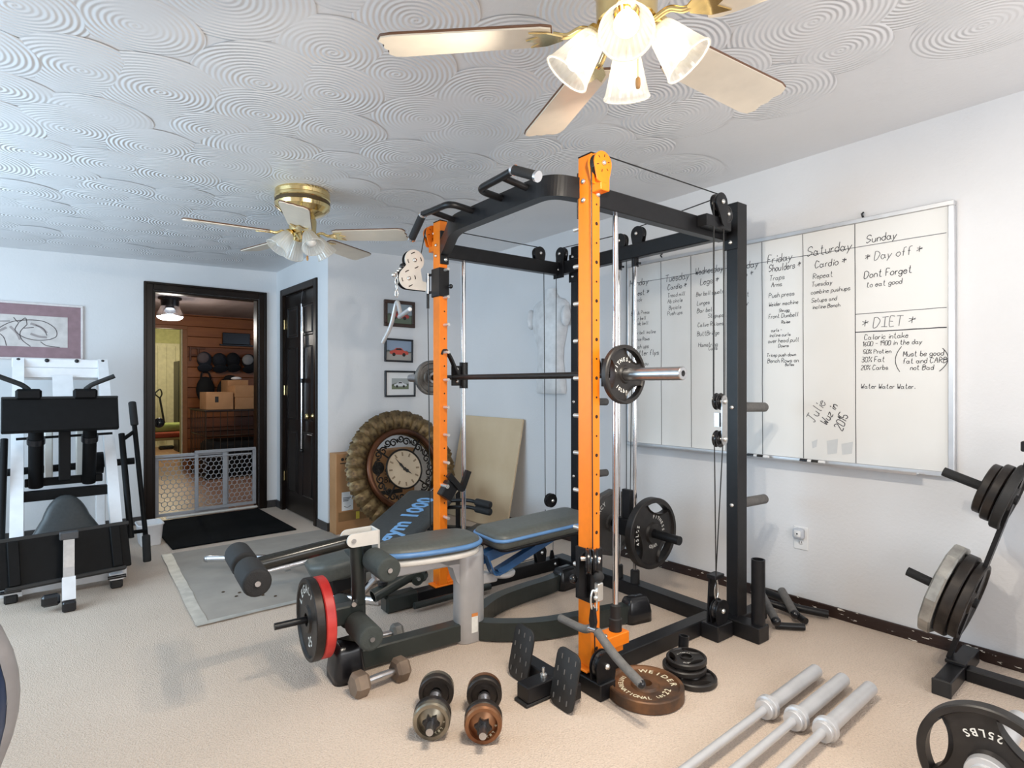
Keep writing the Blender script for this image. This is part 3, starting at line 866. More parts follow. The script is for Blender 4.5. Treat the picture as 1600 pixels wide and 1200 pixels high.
# --- bent pull-up bar with four grips
bar = part('pullup_bar', G().rsweep(fillet([(.025, .083, 2.0), (-.10, .135, 2.01), (-.10, .86, 2.01), (.0, 1.09, 1.985), (.025, 1.168, 1.97)], .09, 12), .052, .085), BLACK)
for s, y in ((1, .43), (-1, .66)):
    q = -.175 * s
    pts = [(-.08, y, 2.025), (-.25, y, 2.04), (-.25, y + q, 2.045), (-.25, y + q * 1.45, 2.05)]
    gp = part('grip_tube', G().tube(fillet(pts, .05, 6), .0155, 12), BLACK)
    obj('grip_stay', G().cyl((-.25, y + q, 2.045), (-.07, y + q, 2.02), .014, n=12), BLACK, gp)
    a = Vector((-.25, y + q * 1.45, 2.05)); b = a + Vector((.02, -.12 * s if s > 0 else .155, -.055 if s > 0 else -.085))
    obj('grip_sleeve', G().cyl(a, b, .0195, n=16), FOAMB, gp)
    for p, d in ((a, (b - a).normalized()), (b, (b - a).normalized())):
        obj('grip_ring', G().cyl(p - d * .006, p + d * .006, .0215, n=16), CHROME, gp)
# --- base frame
part('base_beam', G().cb(-.03, .90, .03, .10, 0, .072, .004), BLACK)
part('base_beam', G().cb(-.30, .90, 1.185, 1.255, 0, .076, .004), BLACK)
part('rear_base_beam', G().cb(.90, .99, -.19, 1.255, 0, .075, .004), BLACK)
part('base_strut', G().cb(.99, 1.22, -.055, .01, 0, .07, .004), BLACK)
part('cross_bar', G().cyl((-.19, 1.12, .035), (.30, 1.12, .035), .018, n=12), DARKTUBE)
bolt((.86, 1.185, .045), (0, -1, 0)); bolt((.93, .0, .075), (0, 0, 1)); bolt((.01, 1.22, .086), (0, 0, 1))
part('bar_holder', G().lathe([(0, 0), (.031, 0), (.031, .305), (.026, .305), (.026, .02)], Mx((.955, -.155, .075)), 24), BLACK)
# landmine at the front end of the far base beam
lm = part('landmine_base', G().cb(-.32, -.13, 1.175, 1.262, .0, .09, .012), DARKTUBE)
obj('swivel_tube', G().lathe([(.028, 0), (.035, 0), (.035, .24), (0, .24)], along((-.385, 1.205, .105), (-.15, 1.215, .175))[0], 20), DARKTUBE, lm)
for y in (1.18, 1.245): obj('hinge_ear', G().cyl((-.135, y, .150), (-.135, y + .012, .150), .036, n=16), DARKTUBE, lm)
obj('hinge_bolt', G().cyl((-.135, 1.168, .152), (-.135, 1.265, .152), .010, n=10), BOLT, lm)
obj('clamp_knob', G().lathe([(0, 0), (.009, 0), (.009, .02), (.026, .024), (.026, .042), (0, .046)], Mx((-.335, 1.195, .135)), 14), BLACKG, lm)
part('rest_hook', G().tube(fillet([(-.02, 1.30, .10), (-.02, 1.30, .19)], .02), .006, 8), BLACK)
part('rest_disc', G().lathe([(0, 0), (.05, 0), (.05, .014), (0, .014)], Mx((-.06, 1.31, .12), (.5, 0, 0)), 18), DARKTUBE)
# --- smith rods, sliding blocks and bar
for y in (.04, 1.22):
    z0 = .19 if y < .5 else .12
    r = part('guide_rod', G().cyl((.183, y, z0), (.183, y, 1.935), .0125, n=18), CHROME)
    obj('rubber_stop', G().lathe([(0, 0), (.027, 0), (.027, .05), (.022, .054), (.022, .105), (.0125, .112)], Mx((.183, y, z0 - .012)), 18), RUBBER, r)
    blk = part('slider_block', G().cyl((.183, y, 1.185), (.183, y, 1.335), .025, n=18), BLACK)
    sg = 1 if y < .5 else -1
    obj('slider_plate', G().cb(.10, .165, y - .004, y + .004, 1.20, 1.315, .002), BLACK, blk)
    obj('hook_arm', G().rsweep(fillet([(.13, y - sg * .0 + (-.03 if sg < 0 else .03), 1.25), (.075, y + (-.03 if sg < 0 else .03), 1.36), (.045, y + (-.03 if sg < 0 else .03), 1.402), (.02, y + (-.03 if sg < 0 else .03), 1.40), (.012, y + (-.03 if sg < 0 else .03), 1.375)], .02), .012, .03, (0, 1, 0)), BLACK, blk)
    for z in (1.225, 1.295): bolt((.135, y - .004, z), (0, -1, 0), .011, blk)
sb = part('smith_bar', G().cyl((.118, -.02, 1.248), (.118, 1.45, 1.248), .0145, n=16), pm('black_oxide_bar', (.03, .025, .023), .35, .5))
for a, b in ((-.04, -.345), (1.45, 1.76)):
    s_ = 1 if a < 0 else -1
    obj('sleeve', G().lathe([(.02, 0), (.034, 0), (.034, .018), (.0248, .02), (.0248, abs(b - a) - .003), (.022, abs(b - a)), (.011, abs(b - a)), (.011, abs(b - a) - .03), (0, abs(b - a) - .03)], along((.118, a, 1.248), (.118, b, 1.248))[0], 28), STEEL, sb)
# --- pulleys at the top of the uprights, with orange cheeks
for y, s in ((-.035, -1), (1.29, 1)):
    cheek('pulley_cheek', MY(.012, y - .016, 2.068), [(0, 0, .047), (-.018, -.06, .014), (.018, -.06, .014)], ORANGE)
    cheek('pulley_cheek', MY(.012, y + .016, 2.068), [(0, 0, .047), (-.018, -.06, .014), (.018, -.06, .014)], ORANGE)
    pulley((.012, y, 2.068), (0, -1, 0), .043, w=.024)
    bolt((.012, y - .019, 2.068), (0, -1, 0), .010)
    for k in range(6):
        a = 2 * PI * k / 6 + .3
        part('cheek_slot', G().box((.012 + .031 * math.cos(a), y - .0195, 2.068 + .031 * math.sin(a)), (.010, .001, .003), (0, -a, 0)), HOLE)
    yy = sorted((y - .018 if s < 0 else 1.255, .0 if s < 0 else y + .018))
    part('pulley_block', G().cb(.0, .05, yy[0], yy[1], 1.965, 2.022, .003), ORANGE)
# rear-right double pulley on a bracket
part('pulley_bracket', G().cb(.70, .90, -.05, .004, 1.945, 2.0, .003), BLACK)
for y in (-.062, -.030):
    cheek('pulley_cheek', MY(.80, y, 2.066), [(0, 0, .044), (.02, -.09, .02)], BLACK)
pulley((.80, -.046, 2.066), (0, -1, 0), .041); bolt((.80, -.066, 2.066), (0, -1, 0), .012)
pulley((.86, -.046, 2.02), (0, -1, 0), .041)
# left and rear beam pulleys
for c, ax, nm in (((.74, 1.205, 2.042), (0, -1, 0), 'y'), ((.925, 1.19, 2.062), (-1, 0, 0), 'x'), ((.925, .675, 2.045), (-1, 0, 0), 'x'), ((.925, .545, 2.06), (-1, 0, 0), 'x')):
    for s in (-1, 1):
        if nm == 'y': cheek('pulley_cheek', MY(c[0], c[1] + s * .014, c[2]), [(0, 0, .043), (-.0, -.06, .03)], BLACK)
        else: cheek('pulley_cheek', MXp(c[0] + s * .014, c[1], c[2]), [(0, 0, .043), (0, -.06, .03)], BLACK)
    pulley(c, ax, .040)
    bolt(Vector(c) + Vector(ax) * .018, ax, .011)
# floating pulleys
for c in ((.84, 1.205, .455),):
    for s in (-1, 1): cheek('pulley_cheek', MY(c[0], c[1] + s * .014, c[2]), [(0, 0, .042)], BLACK)
    pulley(c, (0, -1, 0), .045); bolt((c[0], c[1] - .018, c[2]), (0, -1, 0), .012)
for c in ((.75, 1.205, .135),):
    for s in (-1, 1): cheek('pulley_cheek', MY(c[0], c[1] + s * .014, c[2]), [(0, 0, .042), (0, -.05, .035)], BLACK)
    pulley(c, (0, -1, 0), .043); bolt((c[0], c[1] - .018, c[2]), (0, -1, 0), .012)
part('cable_anchor', G().prism([(-.02, 0), (.02, 0), (.008, .05), (-.008, .05)], -.004, .004, MY(.86, 1.215, .076)), BLACK)
# double floating pulley by the rear right upright
lk = cheek('pulley_link', MY(.80, -.075, 1.04), [(0, .095, .022), (0, -.095, .022)], STEEL, .005)
obj('spacer', G().bb(.772, .80, -.066, -.040, 1.01, 1.075), STEEL, lk)
for dz in (.088, -.088):
    pulley((.79, -.052, 1.04 + dz), (0, -1, 0), .040)
    bolt((.80, -.078, 1.04 + dz), (0, -1, 0), .013)
# bottom right pulley with upright hook bracket
part('pulley_foot', G().cb(.765, .89, -.065, .03, 0, .075, .004), BLACK)
for s in (-1, 1): cheek('pulley_cheek', MY(.82, -.035 + s * .016, .135), [(0, 0, .052), (0, -.07, .035)], BLACK)
pulley((.82, -.035, .135), (0, -1, 0), .048); bolt((.82, -.054, .135), (0, -1, 0), .013)
part('hook_bracket', G().prism([(-.035, 0), (.01, 0), (.035, .20), (.035, .23), (-.03, .23), (-.02, .20)], -.004, .004, MY(.81, .0, .075)), BLACK)
part('hook_tab', G().cb(.775, .85, -.045, .004, .285, .305, .003), BLACK)
# low front pulley at the near upright
part('pulley_foot', G().cb(-.035, .05, -.085, .03, 0, .065, .004), BLACK)
for s in (-1, 1): cheek('pulley_cheek', MY(.014, -.05 + s * .017, .118), [(0, 0, .055), (0, -.06, .045)], BLACK)
pulley((.014, -.05, .118), (0, -1, 0), .05); bolt((.014, -.07, .118), (0, -1, 0), .013)
# --- sliding pulley carriers on both orange uprights
sl = part('carrier_sleeve', G().cb(-.008, .058, -.008, .083, .345, .555, .003), BLACK)
obj('pull_knob', G().ball((-.045, .055, .435), .017, 12), BLACKG, sl)
obj('knob_stem', G().cyl((-.04, .055, .435), (-.005, .05, .435), .006, n=8), BOLT, sl)
pax = Vector((.77, -.64, 0))
for q in (-.013, .013): pulley(Vector((-.035, -.035, .525)) + pax * q, pax, .052, sl, w=.020)
obj('axle', G().cyl(Vector((-.035, -.035, .535)) - pax * .04, Vector((-.035, -.035, .535)) + pax * .035, .009, n=10), BOLT, sl)
obj('carrier_arm', G().prism([(-.055, -.12), (.0, -.14), (.0, .06), (-.05, .03)], -.004, .004, MY(0, .018, .50)), BLACK, sl)
sl = part('carrier_sleeve', G().cb(-.008, .058, 1.172, 1.263, 1.70, 1.86, .003), BLACK)
obj('pull_knob', G().ball((.05, 1.145, 1.755), .013, 12), BLACKG, sl)
obj('hinge_tube', G().cyl((.0, 1.315, 1.73), (.0, 1.315, 1.845), .011, n=14), STEEL, sl)
obj('hinge_pin', G().cyl((.0, 1.315, 1.645), (.0, 1.315, 1.73), .008, n=12), BLACK, sl)
for z in (1.735, 1.835): obj('hinge_arm', G().cyl((.005, 1.315, z), (.01, 1.258, z), .008, n=8), BLACK, sl)
# figure-of-eight arm
for y in (1.318, 1.350):
    P = []
    g = G()
    c1, c2, r = (-.085, 1.912), (-.122, 1.805), .060
    P = [(c1[0] + r * math.cos(math.radians(a)), c1[1] + r * math.sin(math.radians(a))) for a in range(-52, 215, 12)]
    P += [(c2[0] + r * math.cos(math.radians(a)), c2[1] + r * math.sin(math.radians(a))) for a in range(142, 275, 12)]
    P += [(.0, 1.745), (.0, 1.79), (-.035, 1.80), (-.045, 1.85)]
    arm = part('swivel_arm', G().prism(P, -.003, .003, MY(0, y, 0)), OFFWHITE if y < 1.33 else BLACK)
    if y < 1.33:
        for c in (c1, c2):
            bolt((c[0], y - .004, c[1]), (0, -1, 0), .013, arm)
            for k in range(4):
                a = PI / 2 * k + .25
                part('arm_slot', G().tube([(c[0] + .042 * math.cos(a + t), y - .0036, c[1] + .042 * math.sin(a + t) * (1 - t * .3)) for t in (-.25, -.1, .05, .2, .3)], .0028, 5), HOLE, arm)
for c in ((-.085, 1.912), (-.122, 1.805)): pulley((c[0], 1.334, c[1]), (0, -1, 0), .055, w=.022)
# --- weight carriage on two chrome rods with pegs
for y in (.70, .575):
    r = part('carriage_rod', G().cyl((.93, y, .08), (.93, y, 1.93), .0125, n=16), CHROME)
    obj('rod_foot', G().lathe([(0, 0), (.026, 0), (.026, .07), (.02, .075), (0, .075)], Mx((.93, y, .074)), 16), RUBBER, r)
    obj('rod_clamp', G().cyl((.93, y, 1.88), (.93, y, 1.925), .02, n=14), BLACK, r)
    obj('clamp_screw', G().cyl((.925, y - .02, 1.895), (.915, y - .05, 1.89), .007, n=8), BLACKG, r)
car = part('carriage', G().cb(.905, .955, .545, .73, .33, .43, .006), BLACK)
obj('carriage_yoke', G().cb(.915, .945, .60, .665, .43, .60, .004), BLACK, car)
obj('carriage_peg', G().cyl((.95, .735, .378), (.95, .90, .378), .0245, n=18), BLACK, car)
obj('carriage_peg', G().cyl((.95, .54, .378), (.95, .285, .372), .0245, n=18), BLACK, car)
obj('end_stop', G().lathe([(0, 0), (.05, 0), (.05, .02), (0, .02)], along((.95, .54, .378), (.95, .50, .378))[0], 18), BLACK, car)
# --- seated-row foot plates in front of the near upright
fp = part('foot_bar', G().cb(-.155, -.09, -.04, .27, .015, .075, .004), BLACK)
obj('centre_tube', G().cb(-.275, -.05, .055, .125, .012, .072, .004), BLACK, fp)
obj('rubber_sole', G().cb(-.285, -.10, .052, .13, .0, .012, .003), RUBBER, fp)
obj('wing_bolt', G().lathe([(0, 0), (.014, 0), (.014, .01), (.006, .012), (.006, .035), (0, .036)], Mx((-.17, .09, .072)), 10), BOLT, fp)
for yc in (-.03, .235):
    M_ = basis((-.165, yc, .108), (0, -1, -.06), (.18, 0, 1))
    pl = obj('foot_plate', G().cushion([(x, y) for x, y in rrect(.125, .215, .035, 4)], [(.0015, -.004), (0, -.003), (0, .003), (.0015, .004)], M_), RUBBER, fp)
    for i in range(3):
        for j in range(4):
            obj('tread', G().box(M_ @ Vector((-.036 + i * .036 + (.006 if j % 2 else -.006), -.075 + j * .05, .005)), (.004, .0035, .018), (0, .18, .0)), FOAMG, fp)
# --- safety hook resting on the far upright
jh = part('safety_hook', G().cb(-.002, .075, 1.125, 1.18, .575, .665, .004, Mx((.03, 0, .62)) @ Mx((0, 0, 0), (0, .62, 0)) @ Mx((-.03, 0, -.62))), BLACK)
obj('hook_horn', G().rsweep(fillet([(.02, 1.12, .71), (.105, 1.12, .615), (.15, 1.12, .72)], .02), .03, .026, (0, 1, 0)), BLACK, jh)
obj('hook_pin', G().cyl((.015, 1.12, .645), (.015, 1.185, .645), .012, n=12), BOLT, jh)
# --- cables
def cable(pts, r=.0028): return part('cable', G().tube(pts, r, 6), CABLE)
cable([(-.012, -.02, .54), (-.012, -.016, 1.3), (-.028, -.030, 2.05)])
cable([(.0, -.022, .12), (-.004, -.018, .36)])
cable([(.012, -.035, 2.11), (.80, -.046, 2.106)])
cable([(.012, 1.29, 2.11), (.74, 1.205, 2.083)])
cable([(-.03, 1.30, 2.06), (-.040, 1.334, 1.93)])
cable([(.0, 1.315, 1.645), (.01, 1.30, .20)])
cable([(.782, 1.205, 2.04), (.795, 1.205, .455)]); cable([(.885, 1.20, 2.06), (.885, 1.205, .455)])
cable([(.925, 1.19, 2.102), (.925, .675, 2.086)])
cable([(.925, .545, 2.101), (.82, -.046, 2.10)])
cable([(.925, .635, 2.05), (.93, .64, .60)]); cable([(.925, .585, 2.06), (.93, .61, .60)])
cable([(.76, -.046, 2.06), (.752, -.05, 1.13)], .004); cable([(.84, -.046, 2.03), (.838, -.05, 1.13)], .004)
cable([(.755, -.052, .95), (.79, -.04, .14)]); cable([(.826, -.052, .95), (.80, -.03, .29)])
cable([(.06, 1.215, .082), (.70, 1.21, .10)]); cable([(.79, 1.205, .14), (.795, 1.205, .40)])
part('cable_snap', G().tube(spline([(.80, -.035, .29), (.815, -.03, .26), (.82, -.03, .215), (.80, -.03, .19), (.79, -.03, .23), (.80, -.035, .28)]), .0035, 6), BOLT)
part('cable_snap', G().tube(spline([(.86, 1.205, .13), (.862, 1.205, .2), (.866, 1.205, .3)]), .004, 6), BOLT)
obj('stop_ball', G().ball((-.035, -.075, .478), .021, 14), FOAMB, RK)
obj('cable_clevis', G().cb(-.048, -.020, -.087, -.062, .385, .455, .004), BOLT, RK)
for z in (.40, .425): bolt((-.048, -.075, z), (-1, 0, 0), .010)
obj('stop_ball', G().ball((-.150, 1.334, 1.872), .018, 14), BLACKG, RK)
for k in range(4):
    p = Vector((-.165, 1.334, 1.858)).lerp(Vector((-.205, 1.334, 1.818)), k / 3)
    obj('clevis_link', G().ball(p, .0095 if k < 3 else .014, 10), BOLT, RK)
RW = lambda x, y, z: RK.matrix_basis @ Vector((x, y, z))
bpy.context.view_layer.update()
RKM = Matrix.Translation(RK.location) @ RK.rotation_euler.to_matrix().to_4x4()
def in_rack(name, label, cat, p, rot=(0, 0, 0), group=None):
    """a loose thing placed with rack coordinates"""
    w = RKM @ Vector(p)
    t = thing(name, label, cat, w, 0, group)
    t.rotation_euler = (RKM.to_3x3() @ Euler(rot).to_matrix()).to_euler()
    return t

# --- things hanging on the cage
t = in_rack('curl_bar', 'angled cable bar with grey foam grips hanging on the low pulley', 'cable handle', (-.06, -.07, .30))
obj('hanger', G().prism([(-.008, 0), (.008, 0), (.016, -.05), (.010, -.075), (-.010, -.075), (-.016, -.05)][::-1], -.007, .007, MXp(0, 0, .062)), BLACK, t)
obj('grip', G().tube(fillet([(0, .185, -.035), (0, .05, -.037), (0, .02, -.022)], .05), .0155, 12), FOAMG, t)
obj('grip', G().tube(fillet([(0, -.02, -.018), (.0, -.11, -.08), (.0, -.232, -.130)], .06), .0165, 12), FOAMG, t)
obj('end_cap', G().ball((0, -.232, -.130), .0165, 12), BLACKG, t)
obj('bar_centre', G().tube([(0, .02, -.022), (0, -.02, -.018)], .012, 10), CHROME, t)
obj('snap_hook', G().tube(spline([(0, 0, .075), (.012, -.004, .05), (.014, -.004, .10), (.0, 0, .13), (-.012, 0, .10), (-.008, 0, .065), (0, 0, .055)]), .004, 6), BOLT, t)
t = in_rack('pulldown_handle', 'bent silver pulldown bar hanging from the swivel pulley arm', 'cable handle', (-.19, 1.33, 1.69))
obj('bar', G().tube(fillet([(-.014, .15, -.24), (.0, .07, -.155), (.006, .005, .0), (.0, -.055, -.105), (-.03, -.085, -.118), (-.027, -.21, -.087)], .05, 6), .0115, 12), SILVER, t)
obj('end_cap', G().ball((-.027, -.212, -.087), .0118, 12), WHITEP, t)
for k, (dz, ry) in enumerate(((.025, 0), (.062, 1), (.095, 0), (.125, 1))):
    obj('chain_link', G().tube([(.0 + (.009 * math.cos(a) if not ry else 0), (.009 * math.cos(a) if ry else 0), dz + .021 * math.sin(a)) for a in [i * PI / 5 for i in range(10)]], .0032, 6, False, True), BOLT, t)
# ================================================================ weight plates
def iron_plate(R, th, hole=.026, hub=.05, rim=.016):
    """lathed disc with rim, sunk web and hub; axis = local z, face at z = th/2"""
    h = th / 2; w = h * .55
    pr = [(hole, h), (hub, h), (hub + .006, w), (R - rim - .006, w), (R - rim, h), (R - .004, h), (R, h - .004)]
    pr = pr + [(r, -z) for r, z in reversed(pr)] + [pr[0]]
    return G().lathe(pr, None, 48)
def grip_plate(R, th, hole=.026, n=96, rot=90.):
    """three-grip plate: disc with three D-shaped hand slots"""
    h = th / 2; w = h * .45; g = G()
    Ro = R * .86; dep = R * .30; half = math.radians(33)
    def slot(a):
        for k in range(3):
            d = (a - math.radians(rot + 60 + 120 * k) + PI) % (2 * PI) - PI
            if abs(d) < half: return dep * math.sqrt(max(0., 1 - (d / half) ** 2))
        return 0.
    A = [2 * PI * i / n for i in range(n)]
    S = [slot(a) for a in A]
    def ring(f, z): return [(f(i) * math.cos(a), f(i) * math.sin(a), z(i) if callable(z) else z) for i, a in enumerate(A)]
    for sg in (1, -1):
        R0 = ring(lambda i: hole, h * sg); R1 = ring(lambda i: R * .27, h * sg); R2 = ring(lambda i: R * .31, w * sg)
        R3 = ring(lambda i: Ro - (S[i] + R * .055 if S[i] else 0) - .001, w * sg)
        R4 = ring(lambda i: Ro - S[i], lambda i: (h if S[i] else w) * sg)
        R5 = ring(lambda i: Ro, lambda i: (h if S[i] else w) * sg); R6 = ring(lambda i: R * .89, h * sg); R7 = ring(lambda i: R - .004, h * sg); R8 = ring(lambda i: R, (h - .004) * sg)
        for a, b, sm in ((R0, R1, False), (R1, R2, True), (R2, R3, False), (R3, R4, False), (R5, R6, False), (R6, R7, False), (R7, R8, True)):
            g.add(a + b, [(i, (i + 1) % n, n + (i + 1) % n, n + i) for i in range(n)], sm)
    for f, z in ((lambda i: Ro - S[i], 0), (lambda i: Ro, 0)):
        up = ring(f, h); dn = ring(f, -h)
        fs = [(i, (i + 1) % n, n + (i + 1) % n, n + i) for i in range(n) if S[i] or S[(i + 1) % n]]
        g.add(up + dn, fs, True)
    g.add(ring(lambda i: R, h - .004) + ring(lambda i: R, -h + .004), [(i, (i + 1) % n, n + (i + 1) % n, n + i) for i in range(n)], True)
    g.add(ring(lambda i: hole, h) + ring(lambda i: hole, -h), [(i, (i + 1) % n, n + (i + 1) % n, n + i) for i in range(n)], True)
    return g
def hex_plate(R, th, hole=.026, n=12):
    h = th / 2
    g = G(); P = lambda r, z: [(r * math.cos(2 * PI * k / n), r * math.sin(2 * PI * k / n), z) for k in range(n)]
    pr = [(hole, h), (.05, h), (.056, h * .5), (R * .84, h * .5), (R * .88, h), (R - .006, h), (R, h - .006)]
    pr = pr + [(r, -z) for r, z in reversed(pr)] + [pr[0]]
    for (a, b), (c, d) in zip(pr, pr[1:]):
        g.add(P(a, b) + P(c, d), [(i, (i + 1) % n, n + (i + 1) % n, n + i) for i in range(n)])
    return g
RX = lambda v: v
def plate(label, loc, zaxis, xaxis, kind, R, th, mat, txt=(), group=None, name='weight_plate', lmat=None, turn=0.):
    """plate whose local z points along zaxis; txt = [(string, size, radius fraction, angle, flip)]"""
    z = Vector(zaxis).normalized(); x = Vector(xaxis); x = (x - z * x.dot(z)).normalized(); y = z.cross(x)
    rot = Matrix((x, y, z)).transposed().to_euler()
    t = thing(name, label, 'weight plate', loc, 0, group, rot)
    fn = {'iron': iron_plate, 'grip': grip_plate, 'hex': hex_plate}[kind]
    obj('disc', fn(R, th, rot=turn) if kind == 'grip' else fn(R, th), mat, t)
    zf = th / 2 * {'iron': .55, 'grip': .45, 'hex': .5}[kind]
    for s in txt:
        body, size, rf, ang, flip = s
        obj('lettering', G().arctext(body, size, R * rf, ang, Mx((0, 0, zf)), .0008, flip, .74, .02), lmat or WLET, t)
    return t
RY = RKM.to_3x3() @ Vector((0, 1, 0)); RXv = RKM.to_3x3() @ Vector((1, 0, 0))
rk = lambda x, y, z: RKM @ Vector((x, y, z))
UP = Vector((0, 0, 1))
G1 = 'plates on the smith cage'
plate('small grey three-grip plate on the near sleeve of the smith bar', rk(.118, -.066, 1.248), -RY, RXv, 'grip', .118, .026, GRIPPLATE, [('FITNESS', .021, .45, 115, False), ('10Lbs', .021, .62, 250, True)], G1, turn=0)
plate('round iron plate on the far sleeve of the smith bar', rk(.118, 1.488, 1.248), -RY, RXv, 'iron', .106, .032, FARPLATE, (), G1)
plate('large black three-grip plate on the cage weight carriage', rk(.95, .475, .377), -RY, RXv, 'grip', .197, .045, GRIPPLATE, [('45LBS', .030, .62, 178, False), ('FITNESS', .026, .42, 45, False), ('GEAR', .026, .42, 272, True)], G1, turn=15)
plate('grey faceted plate behind the black one on the weight carriage', rk(.95, .78, .378), -RY, RXv, 'hex', .20, .045, pm('dark_grey_plate', '#5a5856', .45, .3), [('LEGACY', .034, .62, 150, False)], G1)
# plates lying on the carpet
plate('rusty round plate with cream lettering lying flat on the carpet', (1.84, 1.385, .024), UP, (.64, .77, 0), 'iron', .147, .046, RUST, [('WEIDER', .037, .68, -48, False), ('INTERNATIONAL', .026, .70, 112, True), ('22', .034, .66, 236, True), ('LBS', .020, .66, 206, True)], None, lmat=CREAML)
G2 = 'small plates stacked on the carpet'
plate('lowest of the three small black plates stacked on the carpet', (2.075, 1.325, .013), UP, (.5, -.8, 0), 'grip', .094, .024, GRIPPLATE, [('10LBS', .014, .6, 200, True)], G2)
plate('middle of the three small black plates stacked on the carpet', (2.085, 1.372, .039), UP, (.2, -.9, 0), 'grip', .088, .022, GRIPPLATE, [('5LBS', .014, .6, 240, True)], G2)
plate('topmost of the three small black plates stacked on the carpet', (2.105, 1.375, .063), (-.05, .02, 1), (.7, -.7, 0), 'grip', .082, .022, GRIPPLATE, [('FITNESS', .011, .44, 100, False), ('5LBS', .012, .62, 262, True)], G2)
o = obj('pipe_offcut', G().lathe([(0, 0), (.022, 0), (.022, .10), (.018, .10), (.018, .02), (0, .02)], Mx((2.205, 1.46, .0), (0, .12, 0)), 18), BLACK); tag(o, 'short black tube standing behind the small plate stack', 'tube')
# ---------------------------------------------------------------- three bars on the floor
GB = 'olympic bars lying on the carpet'
def barbell():
    t = thing('barbell', '', 'barbell', (0, 0, 0), 0, GB)
    BARM = pm('matte_silver_bar', (.62, .62, .63), .42, .5, .05)
    obj('shaft', G().cyl((-1.78, 0, .040), (-.44, 0, .040), .0140, n=16), pm('matte_silver_bar', (.62, .62, .63), .42, .5, .05), t)
    for x, s in ((-.44, 1), (-1.78, -1)):
        m, L = along((x, 0, .04), (x + s * .1, 0, .04))
        obj('collar', G().lathe([(.014, -.012), (.032, -.012), (.034, -.008), (.034, .004), (.030, .006), (.040, .010), (.041, .014), (.041, .030), (.038, .034), (.026, .036)], m, 28), pm('matte_silver_bar', (.62, .62, .63), .42, .5, .05), t)
        obj('sleeve', G().lathe([(.026, .036), (.026, .43), (.023, .434), (0, .434)], m, 28), pm('matte_silver_bar', (.62, .62, .63), .42, .5, .05), t)
    return t
bb0 = barbell(); bb0.location = (2.47, 1.003, 0); bb0['label'] = 'silver olympic bar on the carpet, farthest of three from the camera'
dup(bb0, (2.48, .905, 0), None, 'silver olympic bar on the carpet, middle one of three')
dup(bb0, (2.49, .812, 0), None, 'silver olympic bar on the carpet, nearest of three to the camera')
# loaded bar at the lower right corner
t = thing('loaded_barbell', 'thick grey barbell running through the near 25 pound plate', 'barbell', (0, .36, .168))
obj('shaft', G().cyl((.66, 0, 0), (1.93, 0, 0), .0145, n=16), pm('matte_silver_bar', (.62, .62, .63), .42, .5, .05), t)
for x, s in ((1.93, 1), (.66, -1)):
    m, L = along((x, 0, 0), (x + s * .1, 0, 0))
    obj('collar', G().lathe([(.0, -.01), (.036, -.01), (.036, .004), (.048, .006), (.050, .010), (.050, .034), (.046, .04), (.026, .042)], m, 28), pm('matte_silver_bar', (.62, .62, .63), .42, .5, .05), t)
    obj('sleeve', G().lathe([(.0262, .042), (.0262, .43), (.023, .434), (0, .434)], m, 28), pm('matte_silver_bar', (.62, .62, .63), .42, .5, .05), t)
plate('black three-grip 25 pound plate upright in the lower right corner', (1.995, .36, .168), (-1, 0, 0), (0, -.98, -.16), 'grip', .168, .042, GRIPPLATE, [('25LBS', .028, .62, 110, True), ('FITNESS', .024, .42, 320, False)], None)
plate('matching black plate on the far end of the loaded barbell', (.595, .36, .168), (1, 0, 0), (0, 1, 0), 'grip', .168, .042, GRIPPLATE)
# ---------------------------------------------------------------- plate tree by the right wall
t = thing('plate_tree', 'black a-frame plate tree beside the right wall', 'plate tree', (2.95, .64, 0))
for y in (.0, -.62):
    obj('foot_tube', G().cb(-.235, .21, y - .03, y + .03, 0, .06, .004), BLACK, t)
    obj('foot_cap', G().cb(-.245, -.235, y - .032, y + .032, 0, .062, .003), RUBBER, t)
obj('cross_tube', G().cb(-.03, .03, -.59, -.03, .0, .05, .004), BLACK, t)
obj('joint_plate', G().cb(-.05, .05, -.035, .035, .06, .075, .003), BLACK, t)
for s in (1, -1):
    y0 = .03 if s > 0 else -.65
    obj('slant_post', G().rsweep([(0, y0 - .0, .07), (0, y0 - s * .265, .97)], .04, .016, (0, 0, 1)), BLACK, t)
obj('apex_bar', G().cb(-.03, .03, -.42, -.20, .95, .99, .004), BLACK, t)
pegs = [((0, -.065, .315), (0, .180, .390)), ((0, -.190, .755), (0, .05, .842))]
for a, b in pegs: obj('peg', G().cyl(a, b, .0195, n=16), FOAMB, t)
TL = Vector((2.95, .64, 0)); GT = 'plates on the a-frame tree'
def on_peg(k, s, *a, **kw):
    p, q = Vector(pegs[k][0]), Vector(pegs[k][1]); d = (q - p).normalized()
    return TL + p + d * s, d
for lb, k, s, kind, R, th, m in (('faceted silver plate on the lower peg of the plate tree', 0, .118, 'hex', .200, .044, SILVERPLATE),
                               ('dark iron plate behind the silver one on the lower peg', 0, .070, 'iron', .178, .040, IRON),
                               ('thin iron plate against the post on the lower peg', 0, .030, 'iron', .165, .034, IRON),
                               ('outermost small iron plate on the upper tree peg', 1, .100, 'iron', .105, .030, IRON),
                               ('middle small iron plate on the upper tree peg', 1, .066, 'iron', .120, .032, IRON),
                               ('innermost iron plate on the upper tree peg', 1, .028, 'iron', .135, .034, RUBBER)):
    p, d = on_peg(k, s)
    plate(lb, p, d, (1, 0, 0), kind, R, th, m, (), GT)
